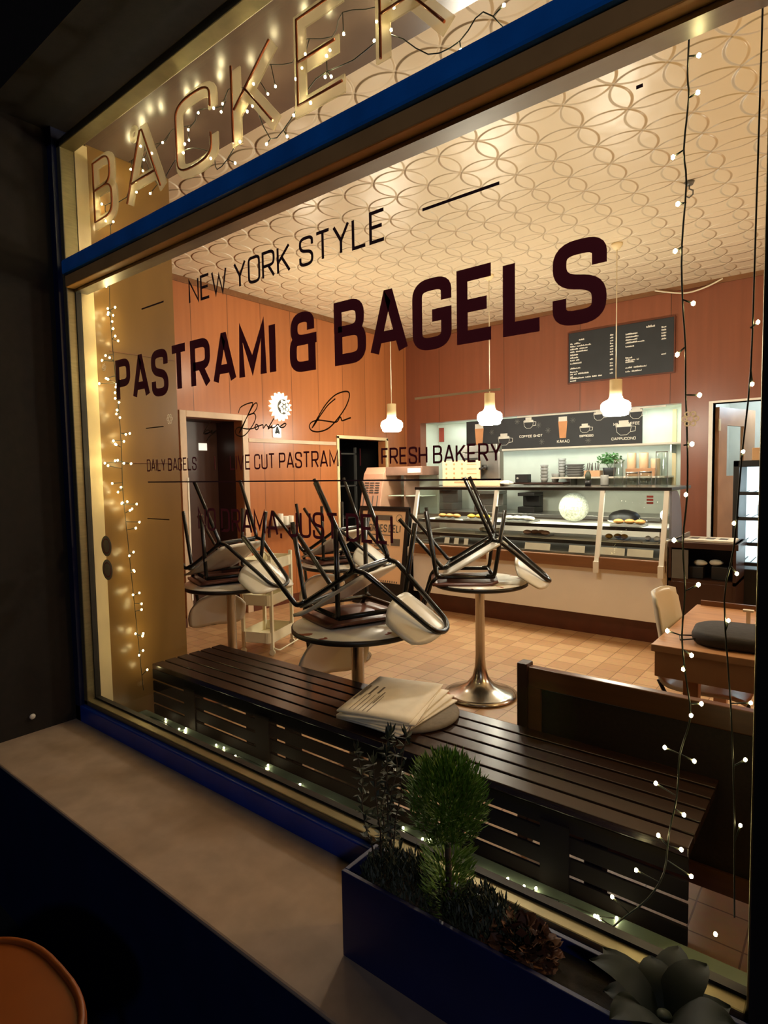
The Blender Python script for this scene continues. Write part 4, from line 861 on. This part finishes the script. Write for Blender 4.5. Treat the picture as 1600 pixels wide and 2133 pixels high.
# ================================================================== A-BOARD, COLD CABINET
t = thing('sandwich_board', 'black pavement board with a peach poster left of the counter', 'sign board', (-4.03, 4.90, 0))
lean = Matrix.Rotation(math.radians(-9), 4, 'X')
b = MB(); b.box(-.34,-.30,-.014,.014,0,1.08, lean).box(.30,.34,-.014,.014,0,1.08, lean).box(-.30,.30,-.014,.014,1.03,1.08, lean).box(-.30,.30,-.014,.014,0,.26, lean); b.build('front_frame', 'black', t)
MB().box(-.30,.30,-.006,.012,.26,1.03, lean).build('poster', 'poster', t)
b = MB(); b.box(-.33,.33,.33,.345,0,.02); lean2 = Matrix.Translation((0,.330,0)) @ Matrix.Rotation(math.radians(9), 4, 'X'); b.box(-.34,.34,-.012,.012,0,1.07, lean2); b.build('rear_panel', 'black', t)
b = MB(); text_mb(b, 'BORKES DELI', -.245, .245, .80, .885, 0, .014, .22)
b.box(-.13,.12,-.0005,.0005,.93,.985); b.ribbon([(.215+.04*math.cos(k*PI/8), .955+.04*math.sin(k*PI/8)) for k in range(16)], .006, lambda v: Vector((v.x,0,v.y)), closed=True)
b.ribbon([(-.235,.915),(-.21,.99),(-.185,.915)], .012, lambda v: Vector((v.x,0,v.y)))
for z, w in ((.765,.22),(.66,.18),(.64,.10),(.56,.16),(.54,.12),(.46,.16),(.40,.2),(.34,.14)): b.box(-w,w*.6,-.0005,.0005,z,z+.010)
b.box(.13,.25,-.0005,.0005,.66,.735); b.box(-.10,.03,-.0005,.0005,.60,.615)
for k in range(18): b.box(-.27+.03*k,-.258+.03*k,-.0005,.0005,.265,.285)
for v in b.b.verts: v.co = lean @ (v.co+Vector((0,-.0075,0)))
b.build('print', 'ink', t)
t = thing('cold_cabinet', 'taupe slant-front cold cabinet with side vents left of the counter', 'fridge', (-4.62, 5.32, 0))
MX = Matrix(((0,0,1,0),(1,0,0,0),(0,1,0,0),(0,0,0,1)))
side = [(0,.0),(0,.95),(.10,1.42),(.16,1.50),(.48,1.50),(.48,0)]
MB().prism(side, .30, MX).build('vent_housing', 'pink', t, bevel=.004)
MB().box(.30,.82,.02,.48,0,.95).build('base', 'louver', t)
MB().box(.30,.82,.14,.48,1.40,1.50).build('head', 'louver', t, bevel=.004)
MB().box(.30,.82,.44,.48,.95,1.40).build('rear_wall', 'pale', t)
MB().box(.55,.57,.16,.44,.95,1.40).build('divider', 'louver', t); MB().box(.32,.80,.16,.44,1.16,1.17).build('shelf', 'pale', t)
MB().quad((.30,.01,.95),(.82,.01,.95),(.82,.13,1.42),(.30,.13,1.42)).build('front_glass', 'caseglass', t)
b = MB()
for r in range(5):
    for c in range(3): zz = 1.20+.028*r; yy = (zz-.95)/.47*.10-.003; b.box(.04+.08*c,.10+.08*c,yy-.002,yy+.01,zz,zz+.012)
for c in range(4): b.quad((.035+.07*c,-.002,.95),(.05+.07*c,-.002,.95),(.05+.07*c,.045,1.17),(.035+.07*c,.045,1.17))
b.build('vent_slots', 'greyd', t)
MB().box(.62,.80,.138,.142,1.43,1.48).build('label_plate', 'tag', t)
# pieces in the dark passage
t = thing('tall_rack', 'dim grey metal rack inside the dark passage', 'rack', (-6.0, 5.5, 0))
for x in (0,.36):
    for y in (0,.9): MB().box(x,x+.03,y,y+.03,0,1.8).build('post', 'greyd', t)
for z in (.3,.8,1.25,1.7): MB().box(0,.39,0,.93,z,z+.02).build('shelf', 'greyd', t)

# ================================================================== LEFT WALL OBJECTS
sun = thing('sunflower_lamp', 'glowing sunflower-shaped lamp on the left wall above the door', 'lamp', (XL, 4.41, 2.17))
def wallm(mb):                       # (x, y) drawn on the wall: x -> world +y, y -> z, z -> out of the wall
    for v in mb.b.verts: v.co = Vector((v.co.z, v.co.x, v.co.y))
    return mb
b = MB(); n = 17; ou = []
for k in range(n):
    for a, r in ((0,.105),(.25,.135),(.5,.158),(.75,.135)): ang = 2*PI*(k+a)/n; ou.append((r*math.cos(ang), r*math.sin(ang)))
b.prism(ou, .03); wallm(b).build('petals', 'sunlamp', sun)
b = MB().lathe([(0,.030),(.082,.030),(.078,.044),(0,.046)], seg=30); wallm(b); 
for v in b.b.verts: v.co.y += .03
b.build('centre', 'greyd', sun)
b = MB()
for x, y in ((0,0),(.04,.02),(-.04,.02),(.0,.045),(0,-.045),(.04,-.025),(-.04,-.025),(.03,.055),(-.03,.055),(.03,-.06),(-.035,-.055),(.065,0),(-.062,0)): b.lathe([(0,.0465),(.017,.0465),(.013,.052),(0,.053)], (x,y,0), 12)
wallm(b)
for v in b.b.verts: v.co.y += .03
b.build('seeds', 'sunlamp', sun)
t = thing('letter_sign', 'small lit sign with a letter A below the sunflower lamp', 'sign', (XL, 4.36, 1.835))
b = MB(); b.prism(rrect(-.055,.055,0,.135,.012), .014); wallm(b).build('plate', 'litplate', t)
b = MB(); text_mb(b, 'A', -.038,.038,.030,.118,0,.024); 
for v in b.b.verts: v.co = Vector((.0155, v.co.x, v.co.z))
b.build('letter', 'chalk', t)
t = thing('small_shelf', 'small wooden wall shelf of white cups on the left wall', 'shelf', (XL, 4.36, .86)); MB().box(.001,.13,-.18,.18,0,.02).build('board', 'woodd', t); MB().box(.001,.02,-.16,-.14,-.10,0).box(.001,.02,.14,.16,-.10,0).build('bracket', 'woodd', t)
for k in range(4): jar(XL+.07, 4.245+.075*k, .881, .032, .10 if k != 1 else .13, 'tag', ['first','second','third','fourth'][k]+' white beaker from the left on the small wall shelf', 'cup', 'beaker', grp='beakers on the wall shelf')
t = thing('notice', 'small white notice on the recessed brown door', 'notice', (-5.368, 3.66, 1.70)); MB().box(0,.004,0,.10,0,.075).build('sheet', 'litplate', t)
for y, z, lab in ((3.40,1.735,'white spot lamp on the door frame beside the notice'),):
    t = thing('door_spot', lab, 'lamp', (-5.368, y, z)); MB().ball((.02,0,0), .03, (1,1.5,.7), 2).build('head', 'litplate', t); MB().box(0,.02,-.015,.015,-.06,0).build('bracket', 'tag', t)

# ================================================================== PENDANTS AND CEILING FITTINGS
PEN = []
def pendant():
    t = thing('pendant_lamp', '', 'lamp')
    MB().tube([(0,0,0),(0,0,-1.12)], .0045, 6).build('cord', 'cablew', t)
    MB().lathe([(0,-.001),(.045,-.001),(.045,-.015),(.02,-.05),(.0,-.05)], seg=24).build('canopy', 'cream', t)
    MB().lathe([(0,-1.10),(.050,-1.105),(.050,-1.24),(.056,-1.255),(0,-1.255)], seg=28).build('neck', 'cream', t)
    MB().lathe([(.05,-1.256),(.066,-1.272),(.100,-1.288),(.117,-1.308),(.119,-1.350),(.110,-1.366),(.102,-1.371),(.100,-1.394),(.086,-1.402),(0,-1.402)], seg=36).build('opal_shade', 'opal', t)
    return t
P0 = pendant()
for i, (x, lab) in enumerate(((-3.97,'lit opal pendant lamp over the counter, nearest the sunflower lamp'),(-2.78,'lit opal pendant lamp over the middle of the counter'),(-1.60,'lit opal pendant lamp over the counter, under the menu board'))):
    o = P0 if i == 0 else copy_tree(P0); o.location = (x, 5.14, ZC); o['label'] = lab; o['group'] = 'opal pendants over the counter'
t = thing('ceiling_hook', 'small metal hook in the ceiling beside the hanging light string', 'hook', (-.905, 4.37, ZC)); MB().lathe([(0,-.001),(.03,-.001),(.022,-.02),(0,-.022)], seg=18).build('rose', 'greyd', t)
MB().tube([(0,0,-.02),(0,0,-.045),(.022,0,-.06),(.022,0,-.085),(0,0,-.10),(-.022,0,-.085)], .005, 7).build('hook', 'greyd', t)
tag(MB().tube(smooth_pts([(-1.70,6.70,3.27),(-1.52,6.71,3.215),(-1.38,6.71,3.19),(-1.22,6.71,3.215),(-1.08,6.71,3.265)], 5), .008, 7).build('ceiling_cable', 'cablew'), 'white cable sagging from the ceiling at the back wall', 'cable')

# ================================================================== PLANTER ON THE SILL
t = thing('planter_box', 'long dark blue planter box on the outside window sill', 'planter', (-.925, .975, .2905))
b = MB(); b.box(0,1.4,0,.012,.0,.21).box(0,1.4,.128,.140,0,.20).box(0,.012,.012,.128,0,.21).box(1.388,1.4,.012,.128,0,.21).box(.012,1.388,.012,.128,.02,.03); b.build('trough', 'planter', t, bevel=.002)
o = MB().box(.013,1.387,.013,.127,.03,.175).build('soil', 'soil', t)
ZP = .465
rng = random.Random(11)
def leafquad(b, c, u, w, curl=.0):
    v = u.cross(Vector((rng.uniform(-.3,.3), rng.uniform(-.3,.3), 1))).normalized()*w
    m = c+u*.5+Vector((0,0,curl)); b.quad(c, m+v, c+u, m-v)
t = thing('topiary_conifer', 'small bright green conifer with a round bushy top in the planter', 'plant', (-.675, 1.047, ZP))
MB().tube([(0,0,-.03),(.004,0,.06),(-.002,.004,.16)], .007).build('stem', 'twig', t)
b = MB()
for k in range(4200):
    a = rng.uniform(0,2*PI); cz = rng.uniform(-1,1); rr = rng.uniform(.2,1)**.5; sr = math.sqrt(1-cz*cz)
    c = Vector((.086*rr*sr*math.cos(a), .078*rr*sr*math.sin(a),   .258+.098*rr*cz)); d = (Vector((sr*math.cos(a)*.8, sr*math.sin(a)*.8, .75+.4*cz))+Vector((rng.uniform(-.5,.5),rng.uniform(-.5,.5),rng.uniform(-.3,.5)))).normalized()
    leafquad(b, c, d*rng.uniform(.014,.028), .0022)
for k in range(900):
    a = rng.uniform(0,2*PI); z = rng.uniform(.01,.15); r = .05*rng.uniform(.2,1)**.5
    leafquad(b, Vector((r*math.cos(a), r*math.sin(a), z)), Vector((math.cos(a)+rng.uniform(-.4,.4), math.sin(a)+rng.uniform(-.4,.4), .9)).normalized()*rng.uniform(.016,.030), .0024)
b.build('foliage', 'conifer', t)
t = thing('dry_twig_plant', 'spindly half-dry plant at the left end of the planter', 'plant', (-.862, 1.050, ZP))
st = []
b = MB()
for k in range(6):
    a = rng.uniform(0,2*PI); h = rng.uniform(.30,.42); p = [(rng.uniform(-.02,.02), rng.uniform(-.02,.02), -.03)]
    for j in range(1,6): p.append((p[0][0]+.02*math.cos(a)*j/2+rng.uniform(-.012,.012), p[0][1]+.018*math.sin(a)*j/2+rng.uniform(-.012,.012), h*j/5))
    p = smooth_pts(p, 3); b.tube(p, .0026, 5, r2=.001); st.append(p)
b.build('stem', 'twig', t)
b = MB()
for p in st:
    for q in p[3:]:
        for j in range(4):
            d = Vector((rng.uniform(-1,1),rng.uniform(-1,1),rng.uniform(-.5,.6))).normalized(); leafquad(b, q, d*rng.uniform(.014,.028), .0055, rng.uniform(-.004,.006))
    q = p[-1]
    for j in range(4): leafquad(b, q, Vector((rng.uniform(-.4,.4),rng.uniform(-.4,.4),1)).normalized()*.035, .005)
b.build('leaf', 'drygreen', t)
for x, w, lab in ((-.79,.12,'low dark heather clump at the left of the planter'),(-.585,.10,'low dark heather clump right of the conifer')):
    t = thing('heather_clump', lab, 'plant', (x, 1.045, ZP)); b = MB()
    for k in range(1100):
        a = rng.uniform(0,2*PI); r = rng.uniform(0,1)**.5; c = Vector((w*r*math.cos(a), .055*r*math.sin(a), .01+.085*(1-r*r)*rng.uniform(.3,1)))
        leafquad(b, c, Vector((rng.uniform(-.7,.7),rng.uniform(-.7,.7),1)).normalized()*rng.uniform(.015,.032), .0028)
    b.build('foliage', 'drygreen', t)
t = thing('dry_hydrangea', 'withered brown flower head in the middle of the planter', 'plant', (-.50, 1.040, ZP)); MB().tube([(0,0,-.03),(0,0,.03)], .006).build('stem', 'twig', t); b = MB()
for k in range(220):
    a = rng.uniform(0,2*PI); cz = rng.uniform(-.6,1); sr = math.sqrt(1-cz*cz); rr = rng.uniform(.75,1); c = Vector((.072*rr*sr*math.cos(a), .048*rr*sr*math.sin(a), .028+.030*rr*cz))
    leafquad(b, c, (c-Vector((0,0,.03))).normalized().lerp(Vector((rng.uniform(-1,1),rng.uniform(-1,1),rng.uniform(-.2,1))), .5).normalized()*.024, .012, rng.uniform(-.006,.006))
b.build('petals', 'dryleaf', t)
t = thing('broad_leaf_plant', 'broad-leaved green plant at the right end of the planter', 'plant', (-.235, 1.043, ZP)); MB().lathe([(0,0),(.02,0),(.012,.03),(0,.035)], seg=12).build('crown', 'drygreen', t)
for k in range(12):
    a = 2*PI*k/12+rng.uniform(-.2,.2); Ln = rng.uniform(.09,.14); e = rng.uniform(.25,1.0) if k % 2 else rng.uniform(.8,1.3); b = MB(); rows = []
    for i in range(9):
        s = i/8; r = .008+Ln*s*math.cos(e*(1-.55*s)); z = .02+Ln*s*math.sin(e)*(1-.55*s*s); w = .033*math.sin(PI*min(1,.12+.88*s))**.75*(1 if s < 1 else 0)+.001
        rows.append([b.b.verts.new((r*math.cos(a)-v*w*math.sin(a), r*math.sin(a)+v*w*math.cos(a), z-.10*w*v*v+.004*abs(v))) for v in (-1,-.5,0,.5,1)])
    for A, Bq in zip(rows, rows[1:]):
        for j in range(4): b.b.faces.new((A[j],A[j+1],Bq[j+1],Bq[j])).smooth = True
    b.build('leaf', 'bigleaf', t)
def superell(a, b, n=2.7, k=56): return [(a*math.copysign(abs(math.cos(t))**(2/n), math.cos(t)), b*math.copysign(abs(math.sin(t))**(2/n), math.sin(t))) for t in [2*PI*i/k for i in range(k)]]
# orange stool outside
t = thing('orange_stool', 'orange lacquered stool outside below the window sill', 'stool', (-1.425, .29, -.35))
MB().prism(superell(.285,.265), .022, Matrix.Translation((0,0,.615))).build('seat', 'orange', t, bevel=.006)
MB().tube([(x,y,.639) for x, y in superell(.276,.256)], .008, 8, closed=True).build('rolled_rim', 'orange', t)
for sx, sy in ((-1,-1),(-1,1),(1,-1),(1,1)): MB().tube([(sx*.15,sy*.14,.615),(sx*.21,sy*.20,.0)], .012).build('leg', 'black', t)
